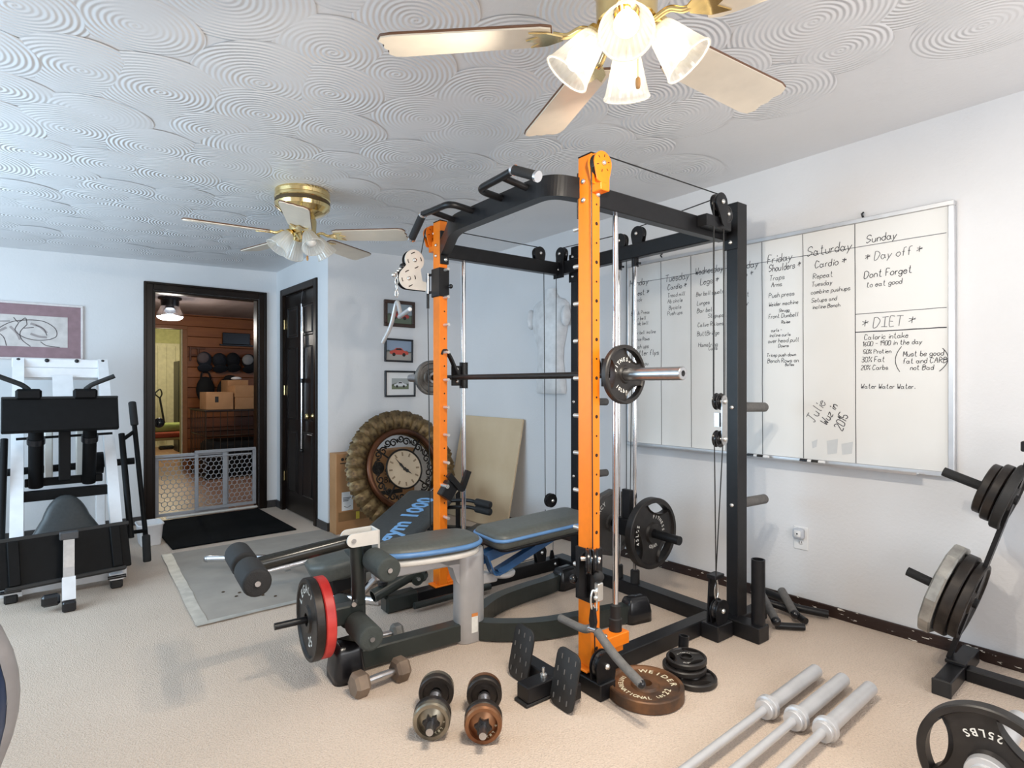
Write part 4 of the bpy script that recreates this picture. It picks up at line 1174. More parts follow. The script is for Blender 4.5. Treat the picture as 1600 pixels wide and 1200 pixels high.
# ---------------------------------------------------------------- dumbbells
def adj_dumbbell(label, a, b, m_out, m_in):
    a = Vector(a); b = Vector(b); d = (b - a); L = d.length
    t = thing('adjustable_dumbbell', label, 'dumbbell', a, 0, 'adjustable dumbbells on the carpet', Vector((0, 0, 1)).rotation_difference(d.normalized()).to_euler())
    obj('handle', G().cyl((0, 0, -.085), (0, 0, L + .085), .0125, n=14), STEEL, t)
    for z, s in ((0., -1), (L, 1)):
        o = obj('outer_plate', G().lathe([(.02, s * .028), (.046, s * .016), (.049, s * .03), (.060, s * .03), (.064, s * .022), (.064, s * .004), (.02, s * .004)], Mx((0, 0, z)), 36), m_out, t)
        obj('inner_plate', G().lathe([(.013, s * .003), (.062, s * .003), (.065, -s * .002), (.065, -s * .022), (.061, -s * .028), (.05, -s * .028), (.046, -s * .018), (.02, -s * .018)], Mx((0, 0, z)), 36), m_in, t)
        g = G(); n = 12
        P = [((.030 if k % 2 else .022) * math.cos(2 * PI * k / n), (.030 if k % 2 else .022) * math.sin(2 * PI * k / n)) for k in range(n)]
        g.prism(P, min(s * .012, s * .040), max(s * .012, s * .040), Mx((0, 0, z)))
        obj('star_collar', g, BLACKG, t)
        obj('lettering', G().arctext('5 LBS', .014, .053 * .74, 0, Mx((0, 0, z)) @ (Mx() if s > 0 else Mx((0, 0, 0), (PI, 0, 0))), .0195, False, .8), CREAML, t)
        obj('stop_ring', G().lathe([(.0125, 0), (.022, 0), (.022, .014), (.0125, .014)], Mx((0, 0, z - s * .042 - .007)), 18), STEEL, t)
    return t
CHR = two_tone('tarnished_chrome_plate', '#6d675d', '#a59d8c', 10, .35, .7, .3, .8, .05)
COP = two_tone('coppery_plate', '#7a4f37', '#9c7252', 10, .35, .7, .35, .7, .08)
adj_dumbbell('tarnished chrome adjustable dumbbell left of the coppery one', (1.060, 1.690, .0655), (1.168, 1.830, .0655), CHR, IRON)
adj_dumbbell('adjustable dumbbell with a coppery end plate right of the chrome one', (1.182, 1.560, .0655), (1.296, 1.704, .0655), COP, IRON)
def hex_dumbbell(label, a, b, R, hl, mat, hm):
    a = Vector(a); b = Vector(b); d = b - a; L = d.length
    t = thing('hex_dumbbell', label, 'dumbbell', a, 0, 'hex dumbbells on the carpet', Vector((0, 0, 1)).rotation_difference(d.normalized()).to_euler())
    obj('handle', G().lathe([(.013, 0), (.015, L * .3), (.016, L * .5), (.015, L * .7), (.013, L)], None, 14), hm, t)
    # turn the hex so a flat lies on the floor
    zl = (Vector((0, 0, 1)).rotation_difference(d.normalized())).inverted() @ Vector((0, 0, -1)); ph = math.atan2(zl.y, zl.x) + PI / 6
    for z in (0., L):
        g = G(); P = lambda r, zz: [(r * math.cos(ph + PI / 3 * k), r * math.sin(ph + PI / 3 * k), zz) for k in range(6)]
        pr = [(0.001, z - hl / 2), (R * .8, z - hl / 2), (R, z - hl / 2 + .012), (R, z + hl / 2 - .012), (R * .8, z + hl / 2), (.001, z + hl / 2)]
        for (r0, z0), (r1, z1) in zip(pr, pr[1:]):
            g.add(P(r0, z0) + P(r1, z1), [(i, (i + 1) % 6, 6 + (i + 1) % 6, 6 + i) for i in range(6)])
        obj('head', g, mat, t)
    return t
HEXM = two_tone('worn_brown_iron', '#6b5b4e', '#8b7968', 9, .35, .7, .55, .25, .2)
HEXG = two_tone('worn_grey_iron', '#6f6d69', '#9b9994', 9, .35, .7, .5, .3, .2)
hex_dumbbell('brown hex dumbbell lying by the bench foot', (.985, 2.095, .0433), (1.165, 2.10, .0433), .050, .06, HEXM, STEEL)
hex_dumbbell('grey hex dumbbell lying behind the bench rail', (1.17, 2.46, .036), (1.335, 2.44, .036), .0415, .05, HEXG, STEEL)
# ---------------------------------------------------------------- dip handles lying by the cage
t = thing('dip_handles', 'black dip handle attachment with grey grips lying by the right wall', 'attachment', (2.93, 1.38, 0))
obj('frame_tube', G().tube(fillet([(.24, .26, .05), (.20, .08, .05), (.14, -.02, .04), (.21, -.16, .03)], .04), .02, 10), BLACK, t)
obj('frame_tube', G().tube(fillet([(.05, .14, .06), (.10, .0, .04), (.04, -.12, .025)], .04), .018, 10), BLACK, t)
obj('grip', G().tube([(.17, .06, .10), (.05, -.06, .045)], .021, 14), FOAMG, t)
obj('grip', G().tube([(.03, .10, .10), (-.11, -.04, .045)], .021, 14), FOAMG, t)
for p in ((.045, -.066, .043), (-.115, -.045, .043)): obj('end_cap', G().ball(p, .023, 12), BLACKG, t)
obj('pin_tube', G().cyl((-.11, -.04, .02), (-.02, -.14, .02), .0165, n=12), BLACK, t)
# ================================================================ weight bench (local X towards the back rest)
BN = thing('weight_bench', 'adjustable weight bench with blue piping and foam leg rollers before the cage', 'weight bench', (1.63, 2.225, 0), -math.radians(6))
P_ = lambda n, g, m, parent=None: obj(n, g, m, BN if parent is None else parent)
# base
rail = P_('front_rail', G().cb(-.62, -.06, -.035, .035, .012, .095, .006), DARKTUBE)
g = G(); o = [(x, y) for x, y in rrect(.13, .15, .03, 4)]
g.cushion(o, [(.0, 0), (.0, .03), (.012, .12), (.022, .142), (.035, .147)], Mx((-.625, -.04 + .02, 0)))
obj('front_foot', g, BLACKG, rail)
for s in (-1, 1):
    pts = spline([(.0, s * .02, .05), (.09, s * .10, .05), (.25, s * .19, .05), (.45, s * .235, .05), (.62, s * .255, .05), (.74, s * .285, .05)], 5)
    a = P_('curved_rail', G().rsweep(pts, .06, .085), DARKTUBE)
    g = G(); g.cushion(rrect(.15, .105, .028, 4), [(0, 0), (0, .05), (.012, .10), (.022, .118), (.03, .122)], Mx((.79, s * .287, 0), (0, 0, s * .15)))
    obj('rear_foot', g, BLACKG, a)
# silver column with sticker
col = P_('column', G().cushion(rrect(.145, .11, .05, 6), [(.004, 0), (0, .006), (0, .40), (.004, .435)], Mx((-.03, 0, 0))), SILVER)
obj('sticker', G().bb(-.045, -.012, -.0562, -.0552, .05, .125), WLET, col)
obj('sticker_band', G().bb(-.045, -.012, -.0568, -.0562, .125, .14), pm('orange_print', '#d98a4a', .6), col)
sp = P_('seat_spine', G().cb(-.50, -.06, -.03, .03, .37, .43, .006), SILVER)
obj('gusset', G().prism([(-.20, .40), (-.09, .40), (-.09, .27), (-.11, .30), (-.13, .36)], -.03, .03, basis((0, 0, 0), (1, 0, 0), (0, 0, 1))), SILVER, sp)
# seat: pear-shaped cushion on a cream board
def pear(L0, L1, w0, w1, n=40):
    out = []
    for k in range(n):
        a = 2 * PI * k / n
        cx = (L0 + L1) / 2; hx = (L1 - L0) / 2
        c = math.cos(a); s = math.sin(a)
        cc = math.copysign(abs(c) ** .8, c); ss = math.copysign(abs(s) ** .75, s)
        t = (cc + 1) / 2
        out.append((cx + hx * cc, ss * (w0 + (w1 - w0) * t)))
    return out
seat_o = pear(-.50, .005, .105, .155)
st = P_('seat', G().cushion(seat_o, [(.012, .455), (.0, .465), (.0, .485), (.008, .50), (.03, .512), (.07, .518)]), VINYLG)
obj('piping', G().tube([(x * 1.003, y * 1.01, .480) for x, y in seat_o], .0115, 8, False, True), BLUEPIPE, st)
P_('seat_board', G().cushion(pear(-.495, .0, .10, .15), [(.004, .43), (0, .434), (0, .45), (.004, .455)]), OFFWHITE)
# back rest
bo = rrect(.62, .27, .06, 5, .34, 0)
tilt = Mx((.03, 0, .455), (0, -.045, 0))
bk = P_('backrest', G().cushion(bo, [(.02, -.03), (.004, -.02), (0, .0), (0, .022), (.008, .036), (.03, .046), (.06, .050)], tilt), VINYLG)
obj('piping', G().tube([tilt @ Vector((x, y * 1.01, .014)) for x, y in bo], .0085, 8, False, True), BLUEPIPE, bk)
obj('pad_board', G().cushion(rrect(.56, .23, .04, 4, .34, 0), [(0, -.045), (0, -.03)], tilt), BLACK, bk)
P_('back_spine', G().rsweep([(.02, 0, .37), (.16, 0, .40), (.60, 0, .432)], .05, .05), BLUEMET)
br = P_('angle_bracket', G().rsweep(fillet([(.035, -.045, .40), (.075, -.045, .30), (.115, -.045, .30)], .015), .008, .05, (0, 1, 0)), BLUEMET)
obj('angle_arm', G().rsweep([(.11, -.03, .30), (.47, -.03, .43)], .04, .035), BLUEMET, br)
P_('adjust_disc', G().lathe([(0, 0), (.06, 0), (.065, .008), (.065, .018), (.05, .022), (0, .022)], Mx((.16, .0, .27), (.0, 0, 0)), 24), SILVER)
P_('adjust_post', G().cb(.03, .12, -.025, .025, .25, .30, .006), SILVER)
# leg developer
pv = P_('pivot_bracket', G().prism([(-.60 + .028 * math.cos(math.radians(a)), .562 + .028 * math.sin(math.radians(a))) for a in range(90, 275, 20)] + [(-.49, .534), (-.49, .592)], -.004, .004, basis((0, -.042, 0), (1, 0, 0), (0, 0, 1))), OFFWHITE)
obj('bracket_side', G().prism([(-.60 + .028 * math.cos(math.radians(a)), .562 + .028 * math.sin(math.radians(a))) for a in range(90, 275, 20)] + [(-.49, .534), (-.49, .592)], -.004, .004, basis((0, .042, 0), (1, 0, 0), (0, 0, 1))), OFFWHITE, pv)
obj('bracket_web', G().cb(-.495, -.487, -.046, .046, .43, .592, .002), OFFWHITE, pv)
obj('pivot_bolt', G().cyl((-.60, -.054, .562), (-.60, .054, .562), .009, n=12), STEEL, pv)
arm = P_('leg_arm', G().tube([(-.565, 0, .545), (-.62, 0, .55), (-.99, 0, .512)], .0285, 16), pm('satin_black_tube', (.022, .022, .02), .22, .25))
dn = P_('drop_arm', G().tube([(-.575, 0, .53), (-.567, 0, .40), (-.562, 0, .20)], .0285, 16), DARKTUBE)
def rollers(x, z, m, half=.215, gap=.028, r=.05):
    ax = P_('roller_axle', G().cyl((x, -half - .008, z), (x, half + .008, z), .010, n=10), STEEL)
    for s in (-1, 1): obj('foam_roller', G().rcyl((x, s * gap, z), (x, s * half, z), r, .012, 22), m, ax)
rollers(-1.00, .512, FOAMB); rollers(-.512, .470, FOAM); rollers(-.585, .215, FOAM)
pg = P_('plate_peg', G().cyl((-.59, 0, .262), (-.90, 0, .262), .0135, n=14), BLACK)
obj('peg_clamp', G().cb(-.69, -.55, -.03, .03, .215, .29, .006), DARKTUBE, pg)
obj('clamp_pin', G().cyl((-.60, -.05, .30), (-.55, .06, .30), .010, n=10), STEEL, pg)
BNM = Matrix.Translation(BN.location) @ BN.rotation_euler.to_matrix().to_4x4()
bx_ = BNM.to_3x3() @ Vector((1, 0, 0)); by_ = BNM.to_3x3() @ Vector((0, 1, 0))
GL = 'plates on the leg developer peg'
plate('black 25 pound plate with white lettering on the leg developer peg', BNM @ Vector((-.762, 0, .262)), -bx_, -by_, 'iron', .162, .036, IRON, [('LEGACY', .046, .64, 112, False), ('25', .052, .64, 292, True)], GL)
plate('red plate behind the black one on the leg developer peg', BNM @ Vector((-.722, 0, .262)), -bx_, -by_, 'iron', .160, .040, RED, (), GL)

# ================================================================ sliding incline trainer behind the bench
TG = thing('incline_trainer', 'low folding incline trainer with dark pads and chrome rails on the grey mat', 'exercise machine', (1.686, 3.294, 0), math.radians(35))
T_ = lambda n, g, m, parent=None: obj(n, g, m, TG if parent is None else parent)
zl = lambda x: .115 + x * .2
for y in (-.08, .12):
    T_('rail', G().cyl((-.42, y, zl(-.42)), (1.2, y, zl(1.2)), .017, n=14), CHROME)
iw = Matrix.Rotation(-math.radians(35), 4, 'Z') @ Matrix.Translation((-1.686, -3.294, 0))
wp = lambda *a: iw @ Vector(a)
ft = T_('foot_tube', G().tube(fillet([wp(.88, 4.10, .085), wp(1.12, 3.86, .10), wp(1.30, 3.62, .12), wp(1.40, 3.20, .06)], .1), .02, 12), CHROME)
obj('foot_cap', G().ball(wp(.88, 4.10, .085), .022, 12), STEEL, ft)
T_('foot_tube', G().tube([wp(.97, 3.88, .08), wp(1.20, 3.66, .11)], .017, 12), CHROME)
f3 = T_('foot_tube', G().tube(fillet([wp(1.02, 3.42, .14), wp(1.32, 3.34, .18), wp(1.46, 3.30, .16)], .06), .018, 12), CHROME)
obj('collar', G().cyl(wp(1.13, 3.39, .152), wp(1.16, 3.382, .156), .027, n=14), STEEL, f3)
T_('cross_foot', G().cyl((-.42, -.22, .025), (-.42, .26, .025), .022, n=12), CHROME)
for y in (-.08, .12):
    T_('upright', G().cyl((1.18, y, .0), (1.18, y, zl(1.18)), .02, n=12), BLACK)
T_('rear_foot', G().cb(1.14, 1.22, -.22, .26, 0, .04, .006), BLACK)
# lower dark pad (drooping front edge) and the long sliding board with lettering
pad = T_('foot_pad', G().cushion([(-.17, -.05), (-.10, -.14), (.06, -.17), (.19, -.15), (.2, .12), (.05, .15), (-.12, .10)], [(.05, -.10), (.02, -.07), (0, -.02), (0, .0), (.02, .016), (.06, .022)], Mx(wp(1.34, 3.20, .205), (-.06, -.06, -.45))), VINYLG)
obj('pad_base', G().cb(-.12, .13, -.11, .10, 0, .11, .02, Mx(wp(1.37, 3.20, .03), (0, 0, -.45))), BLACK, pad)
MB_ = basis((0, 0, .145), (1, 0, .2), (0, 1, 0))
bd = T_('glide_board', G().cushion(rrect(1.0, .40, .05, 4, .44, .03), [(.015, 0), (0, .012), (0, .036), (.012, .050), (.04, .056)], MB_), pm('charcoal_vinyl', (.055, .060, .061), .5, 0, .12, 60, .08, 500))
obj('lettering', G().text('gym 1000', .175, MB_ @ Mx((.42, -.055, .0565)) @ Matrix.Diagonal((1.04, 1, 1, 1)), .001, .006), pm('light_blue_print', (.22, .46, .80), .5), bd)
for z in (.345, .295):
    h = T_('handle', G().tube(fillet([(.80, -.10, z - .02), (.80, -.30, z), (.74, -.46, z - .015)], .06), .014, 10), BLACK)
    obj('grip', G().rcyl((.77, -.37, z - .005), (.735, -.50, z - .017), .027, .01, 14), FOAMB, h)
T_('pulley_head', G().cb(1.10, 1.22, -.06, .10, .33, .42, .02), BLACKG)
T_('side_pad', G().cushion(rrect(.36, .22, .04, 4), [(.02, 0), (0, .015), (0, .04), (.03, .06)], Mx((.62, -.46, .13), (0, .06, 0))), VINYL)
T_('side_pad_leg', G().cyl((.62, -.46, 0), (.62, -.46, .14), .02, n=10), BLACK)

# ================================================================ leg press by the far wall
LP = thing('leg_press', 'white and black leg press machine against the far wall', 'exercise machine', (0, 0, 0))
L_ = lambda n, g, m, parent=None: obj(n, g, m, LP if parent is None else parent)
railz = lambda y: .17 + (y - 4.30) * 1.19
xl, xr = -.055, .425
for x in (xl, xr):
    L_('guide_rail', G().rsweep([(x, 4.22, railz(4.22)), (x, 5.31, railz(5.31))], .062, .07), WHITEP)
tb = L_('top_frame', G().cb(xl - .035, xr + .035, 5.28, 5.34, 1.325, 1.39, .005), WHITEP)
obj('top_lower_bar', G().cb(xl, xr, 5.24, 5.30, 1.255, 1.325, .004), WHITEP, tb)
for x in (xl, .10, .27, xr): obj('cap_nut', G().ball((x, 5.28, 1.378), .014, 10), BLACKG, tb)
L_('centre_plate', G().rsweep([(.185, 5.22, 1.27), (.185, 4.9, .93)], .115, .012), WHITEP)
for x in (xl, xr): L_('rear_post', G().cb(x - .03, x + .03, 5.44, 5.50, 0, 1.30, .004), WHITEP)
L_('rear_brace', G().cb(xl, xr, 5.30, 5.48, 1.24, 1.29, .004), WHITEP)
L_('base_side', G().cb(xl - .03, xl + .03, 4.2, 5.5, .03, .09, .004), WHITEP)
L_('base_side', G().cb(xr - .03, xr + .03, 4.2, 5.5, .03, .09, .004), WHITEP)
L_('base_cross', G().cb(-.14, .46, 4.22, 4.29, .03, .10, .004), WHITEP)
# carriage: upper foot plate with shoulder blocks and handles
mt = Mx((.16, 4.50, 1.02), (-.35, 0, 0))
fp2 = L_('foot_plate', G().cb(-.285, .285, -.02, .02, -.105, .105, .006, mt), PANELK)
obj('plate_lip', G().cb(-.285, .285, -.03, .035, .098, .112, .004, mt), FOAMB, fp2)
for x, s in ((.0, -1), (.275, 1)):
    b_ = L_('shoulder_block', G().cb(x - .062, x + .062, 4.50, 4.58, 1.115, 1.18, .012), PANELK)
    obj('handle', G().tube(fillet([(x - s * .0, 4.53, 1.175), (x + s * .03, 4.52, 1.205), (x + s * .15, 4.50, 1.262)], .02), .0145, 12), FOAMB, b_)
    obj('handle_stem', G().cyl((x, 4.53, 1.15), (x + s * .03, 4.52, 1.205), .010, n=10), PANELK, b_)
for x in (.035, .305):
    st_ = L_('carriage_tube', G().cyl((x, 4.62, .94), (x, 4.72, .56), .038, n=18), PANELK)
    obj('tube_ring', G().cyl((x, 4.635, .875), (x, 4.65, .84), .046, n=18), BLACKG, st_)
L_('carriage_post', G().cb(.145, .205, 4.60, 4.66, .60, .94, .004), PANELK)
L_('carriage_cross', G().cb(-.02, .38, 4.72, 4.76, .56, .61, .004), PANELK)
L_('lower_cross', G().cb(-.06, .43, 4.58, 4.64, .49, .55, .004), PANELK)
L_('thin_bar', G().cyl((-.06, 4.68, .87), (.43, 4.68, .88), .008, n=8), PANELK)
for x in (.10, .265): L_('pale_post', G().cb(x - .022, x + .022, 4.84, 4.88, .55, .90, .006), OFFWHITE)
L_('weight_sleeve', G().cyl((-.22, 4.9, .64), (.58, 4.9, .66), .024, n=14), PANELK)
L_('weight_drum', G().cyl((.28, 4.94, .66), (.40, 4.94, .66), .075, n=20), PANELK)
for x, a in ((-.115, 1), (.485, 1)):
    sd = L_('side_tube', G().cyl((x, 4.72, .87), (x + (.02 if x > 0 else -.01), 4.42, .22), .019, n=12), PANELK)
# long bar with foam ends at the right side
lb = L_('stop_lever', G().tube([(.56, 4.80, 1.02), (.60, 4.55, .22), (.60, 4.50, .10)], .016, 10), PANELK)
for a, b in (((.557, 4.82, 1.085), (.566, 4.77, .92)), ((.602, 4.53, .20), (.602, 4.48, .03))): obj('grip', G().rcyl(a, b, .024, .01, 14), FOAMB, lb)
L_('lever_link', G().cyl((.487, 4.70, .83), (.563, 4.76, .88), .013, n=10), PANELK)
L_('lever_link', G().cyl((.46, 4.45, .25), (.60, 4.52, .23), .013, n=10), PANELK)
# lower platform: big black panel seen from behind, with ribbed edge
mt = basis((.155, 4.10, .245), (.985, .12, .0), (0, .42, 1))
pn = L_('lower_panel', G().cb(-.32, .31, -.125, .125, -.012, .012, .004, mt), PANELK)
obj('ribbed_edge', G().cb(-.33, .32, .118, .142, -.04, .012, .004, mt), RUBBER, pn)
obj('ribbed_edge', G().cb(-.26, .28, -.142, -.12, -.012, .03, .004, mt), RUBBER, pn)
for u in (-.22, .24): obj('panel_rib', G().cb(u - .025, u + .025, -.12, .118, .012, .035, .004, mt), PANELK, pn)
L_('centre_strut', G().rsweep([(.165, 3.90, .055), (.168, 3.985, .20), (.172, 4.06, .345)], .05, .035, (0, 1, 0)), STEEL)
L_('strut_sleeve', G().rsweep([(.165, 3.885, .05), (.167, 3.95, .155)], .058, .043, (0, 1, 0)), WHITEP)
L_('strut_foot', G().cb(.135, .195, 3.845, 3.915, 0, .055, .008), BLACKG)
L_('strut_clamp', G().cb(.13, .215, 4.035, 4.085, .345, .385, .004), pm('grey_clamp', '#4b4b4d', .4), None)
L_('side_pedal', G().cb(.05, .13, 3.90, 3.95, .03, .09, .012), BLACKG)
for x, y in ((-.075, 4.22), (.40, 4.14)):
    f = L_('foot_bracket', G().cb(x - .035, x + .035, y - .03, y + .03, .05, .085, .004), WHITEP)
    obj('rubber_foot', G().cb(x - .03, x + .03, y - .028, y + .028, .0, .05, .008), RUBBER, f)
    obj('foot_bolt', G().cyl((x - .045, y - .03, .07), (x + .045, y - .03, .07), .011, n=8), BLACKG, f)
# arched seat pad
arch = []
for k in range(25):
    a = PI * k / 24
    c = math.cos(a); s = math.sin(a)
    arch.append((math.copysign(abs(c) ** .9, c) * (.14 if s > .6 else .14 + (.6 - s) * .13), s * .34 if s > 0 else 0))
mt = basis((.175, 4.28, .22), (.99, .06, 0), (0, .42, 1))
L_('seat_pad', G().cushion(arch[:], [(.0, -.05), (0, .02), (.012, .045), (.035, .055)], mt @ Mx((0, 0, 0))), VINYL)
t = thing('small_bin', 'small white plastic bin behind the leg press lever', 'bin', (.70, 5.1, 0))
obj('body', G().cushion(rrect(.16, .2, .03, 4), [(.02, 0), (.015, .01), (0, .15), (-.006, .155), (-.006, .165), (.004, .165), (.02, .02)], None), WHITEP, t)
obj('contents', G().cb(-.05, .05, -.06, .06, .02, .10, .01), BLACKG, t)

# ---- rounded blue and grey machine housing cut by the left picture edge
NAVY = pm('navy_shell', (.012, .030, .085), .28, 0, .15, 6)
t = thing('bike_housing', 'rounded navy and grey plastic machine housing at the left picture edge', 'machine housing', (-.437, 1.95, 0))
t.scale = (1.18, 1.18, 1.18)
mt = basis((0, 0, .358), (1, 0, 0), (0, 0, 1))
obj('shell', G().lathe([(0, .145), (.20, .14), (.30, .115), (.335, .06), (.335, -.06), (.30, -.115), (.20, -.14), (0, -.145)], mt, 48, False), NAVY, t)
obj('rim_band', G().lathe([(.336, .05), (.352, .04), (.357, 0), (.352, -.04), (.336, -.05)], mt, 48, False), pm('grey_rim', '#8c8a8c', .4), t)
obj('floor_bar', G().cb(-.3, .2, -.03, .03, 0, .07, .01), BLACK, t)
obj('neck', G().cyl((-.1, 0, .70), (-.25, 0, 1.0), .04, n=16), BLACK, t)
# ================================================================ whiteboard with handwriting
WB_TEXT = \
[('Monday', 2.517, 1.88, 0.0485), ('Chest *', 2.495, 1.811, 0.0395), ('Back', 2.484, 1.77, 0.035), ('Bench Press', 2.506, 1.68, 0.0308), ('Bar bell', 2.484, 1.643, 0.0306), ('Dumb bell', 2.484, 1.608, 0.0306), ('Bar bell incline', 2.484, 1.547, 0.0285), ('Purce Rows', 2.484, 1.503, 0.0285), ('Push ups', 2.484, 1.451, 0.035), ('Butter flys', 2.484, 1.403, 0.0394), ('Wuxk you', 2.473, 1.337, 0.0306), ('Tuesday', 2.23, 1.872, 0.0499), ('Cardio *', 2.211, 1.819, 0.0373), ('Tread mill', 2.211, 1.77, 0.0311), ('Ab circle', 2.211, 1.732, 0.0311), ('Bycicle', 2.201, 1.69, 0.031), ('Push ups', 2.211, 1.654, 0.0311), ('Wednesday', 2.009, 1.886, 0.0477), ('Legs *', 1.974, 1.821, 0.0434), ('Bar ball squats', 2.001, 1.753, 0.0317), ('Lunges', 1.996, 1.697, 0.0317), ('Bar bell', 1.996, 1.65, 0.0337), ('Stepups', 1.921, 1.612, 0.0312), ('Calve Raises', 1.992, 1.562, 0.0317), ('ButtBridge', 1.996, 1.507, 0.0337), ('Hamstring', 1.987, 1.439, 0.0316), ('Curls', 1.917, 1.416, 0.0273), ('Thursday', 1.791, 1.877, 0.0455), ('Cardio *', 1.779, 1.83, 0.0378), ('Abs', 1.739, 1.783, 0.0337), ('Repeat', 1.759, 1.714, 0.0339), ('Tuesday', 1.779, 1.667, 0.034), ('with', 1.759, 1.62, 0.0301), ('Setups', 1.767, 1.591, 0.0301), ('push ups', 1.779, 1.558, 0.0302), ('Friday', 1.552, 1.884, 0.0502), ('Shoulders *', 1.545, 1.836, 0.0429), ('Traps', 1.541, 1.786, 0.0358), ('Arms', 1.531, 1.749, 0.0321), ('Push press', 1.545, 1.69, 0.0322), ('Weider machine', 1.545, 1.643, 0.0268), ('Shrugg', 1.488, 1.612, 0.0212), ('Front Dumbell', 1.545, 1.575, 0.0286), ('Raise', 1.474, 1.548, 0.0211), ('curls -', 1.531, 1.506, 0.0214), ('incline curls', 1.541, 1.478, 0.0232), ('over head pull', 1.549, 1.439, 0.0287), ('Downs', 1.491, 1.418, 0.023), ('Tricep push down', 1.556, 1.368, 0.0233), ('Bench Rows on', 1.552, 1.328, 0.0287), ('Boflex', 1.453, 1.315, 0.0175), ('Saturday', 1.338, 1.887, 0.0544), ('Cardio *', 1.299, 1.82, 0.0404), ('Repeat', 1.308, 1.764, 0.0338), ('Tuesday', 1.315, 1.724, 0.0304), ('combine pushups', 1.318, 1.684, 0.0288), ('Setups and', 1.315, 1.64, 0.0271), ('incline Bench', 1.311, 1.605, 0.0254), ('Sunday', 1.056, 1.906, 0.0411), ('* Day off *', 1.062, 1.818, 0.0444), ('Dont Forget', 1.065, 1.733, 0.038), ('to eat good', 1.054, 1.687, 0.0316), ('* DIET *', 1.076, 1.487, 0.0541), ('Caloric intake', 1.065, 1.429, 0.0317), ('1600 - 1900 in the day', 1.071, 1.397, 0.0286), ('50% Protien', 1.068, 1.359, 0.0254), ('30% Fat', 1.076, 1.318, 0.0318), ('20% Carbs', 1.079, 1.28, 0.0286), ('Must be good', 0.899, 1.34, 0.0303), ('fat and CARBS', 0.899, 1.307, 0.0303), ('not Bad', 0.87, 1.276, 0.0285), ('Water Water Water.', 1.079, 1.188, 0.0286)]
# hand-drawn stroke letters: two digits per point (x, y), strokes split by |; baseline y = 2, x-height y = 5, capitals y = 8
GLY = dict(a='341504031222 33|3533 42', b='0802|041525343322120 3', c='342515040312 2233', d='3832|3425150403122233', e='04342515040312 2233', f='38281712|0525', g='3531201001|3425150403122233',
    h='0802|0415253432', i='1512|1617', j='2521100 0|2627', k='0802|3503|1432', l='181322', m='0502|04152422|24354442', n='0502|0415253432', o='150403122233342515', p='0500|0415253433221203',
    q='3530|3425150403122233', r='0502|041525', s='342515 0433 221203', t='18132232|0626', u='0503122233|3532', v='051235', w='0512243245', x='0532|3502', y='0512|3500', z='05350232',
    A='022842|1535', B='080222334426 05|0828374605', C='472818050412 2243', D='080222334628 08', E='380802 32|0525', F='380802|0525', G='4728180504122243 4525', H='0802|4842|0545', I='0848|2822|0242', J='0848|28231 203', K='0802|4805|1542',
    L='080232', M='0208244842', N='02084248', O='280604122244 4628', P='020828374605', Q='2806041222444628|2342', R='0208283746 05|1542', S='47381806 254433 1203', T='0848|2822', U='0804133344|4842', V='082248', W='0812253248', X='0842|4802', Y='0825|482512', Z='08480242')
GLY.update({'0': '180604122234 3618', '1': '061812', '2': '07183736 0232', '3': '0818375525 344322 03'.replace('55', '36'), '4': '280444|3832', '5': '3808052534332203', '6': '371604122233241504', '7': '083812', '8': '1807153433221203150 6'.replace('150 6', '25373818'), '9': '3526150718283632',
    '%': '3802|080717180 8|3433243334', '*': '2723|0645|4604', '-': '0535', '.': '1213', '(': '27150423', ')': '07250413', "'": '1817'})
GLY['0'] = '1807031222333718'; GLY['8'] = '18070615241322 33243537 2818'; GLY['3'] = '081828372615 25343322 1203'; GLY['%'] = '4802|0817061808|3443324334'; GLY['*'] = '2723|0645|4604'
rsw = random.Random(21)
def ribbon(g, pts, w, m):
    P = [Vector(p) for p in pts]
    if len(P) < 2: return
    L = []; R = []
    for i, p in enumerate(P):
        d = (P[min(i + 1, len(P) - 1)] - P[max(i - 1, 0)])
        d = d.normalized() if d.length > 1e-9 else Vector((1, 0))
        n = Vector((-d.y, d.x)) * w / 2
        L.append(p + n); R.append(p - n)
    n = len(P)
    g.add([(p.x, p.y, 0) for p in L] + [(p.x, p.y, 0) for p in R], [(i, i + 1, n + i + 1, n + i) for i in range(n - 1)], False, m)
def write(g, s, h, m, pen=.0036, slant=.12, squeeze=.78, maxw=None):
    u = h / 6; x = 0.
    adv = []
    for ch in s:
        if ch == ' ': adv.append(2.6); continue
        pts = [int(c) for c in GLY.get(ch, '0532').replace(' ', '').replace('|', '')[0::2]]
        adv.append(max(pts) + 1.25)
    tot = sum(adv) * u * squeeze
    k = squeeze if not maxw or tot <= maxw else squeeze * maxw / tot
    for ch, a in zip(s, adv):
        if ch != ' ':
            for st in GLY.get(ch, '0532').split('|'):
                st = st.replace(' ', '')
                pts = []
                for i in range(0, len(st) - 1, 2):
                    px = int(st[i]) + rsw.uniform(-.16, .16); py = int(st[i + 1]) - 2 + rsw.uniform(-.16, .16)
                    pts.append(((x + px) * u * k + py * u * slant, py * u))
                if len(pts) == 1: pts.append((pts[0][0] + .001, pts[0][1]))
                sp = [(p.x, p.y) for p in spline([(a_, b_, 0) for a_, b_ in pts], 4)]
                ribbon(g, sp, pen, m)
        x += a
WBM = bpy.data.materials.new('whiteboard_enamel'); WBM.use_nodes = True
b = WBM.node_tree.nodes['Principled BSDF']; b.inputs['Roughness'].default_value = .5
nz = WBM.node_tree.nodes.new('ShaderNodeTexNoise'); nz.inputs['Scale'].default_value = 4
rp = WBM.node_tree.nodes.new('ShaderNodeValToRGB'); rp.color_ramp.elements[0].color = (.74, .74, .72, 1); rp.color_ramp.elements[1].color = (.80, .80, .785, 1)
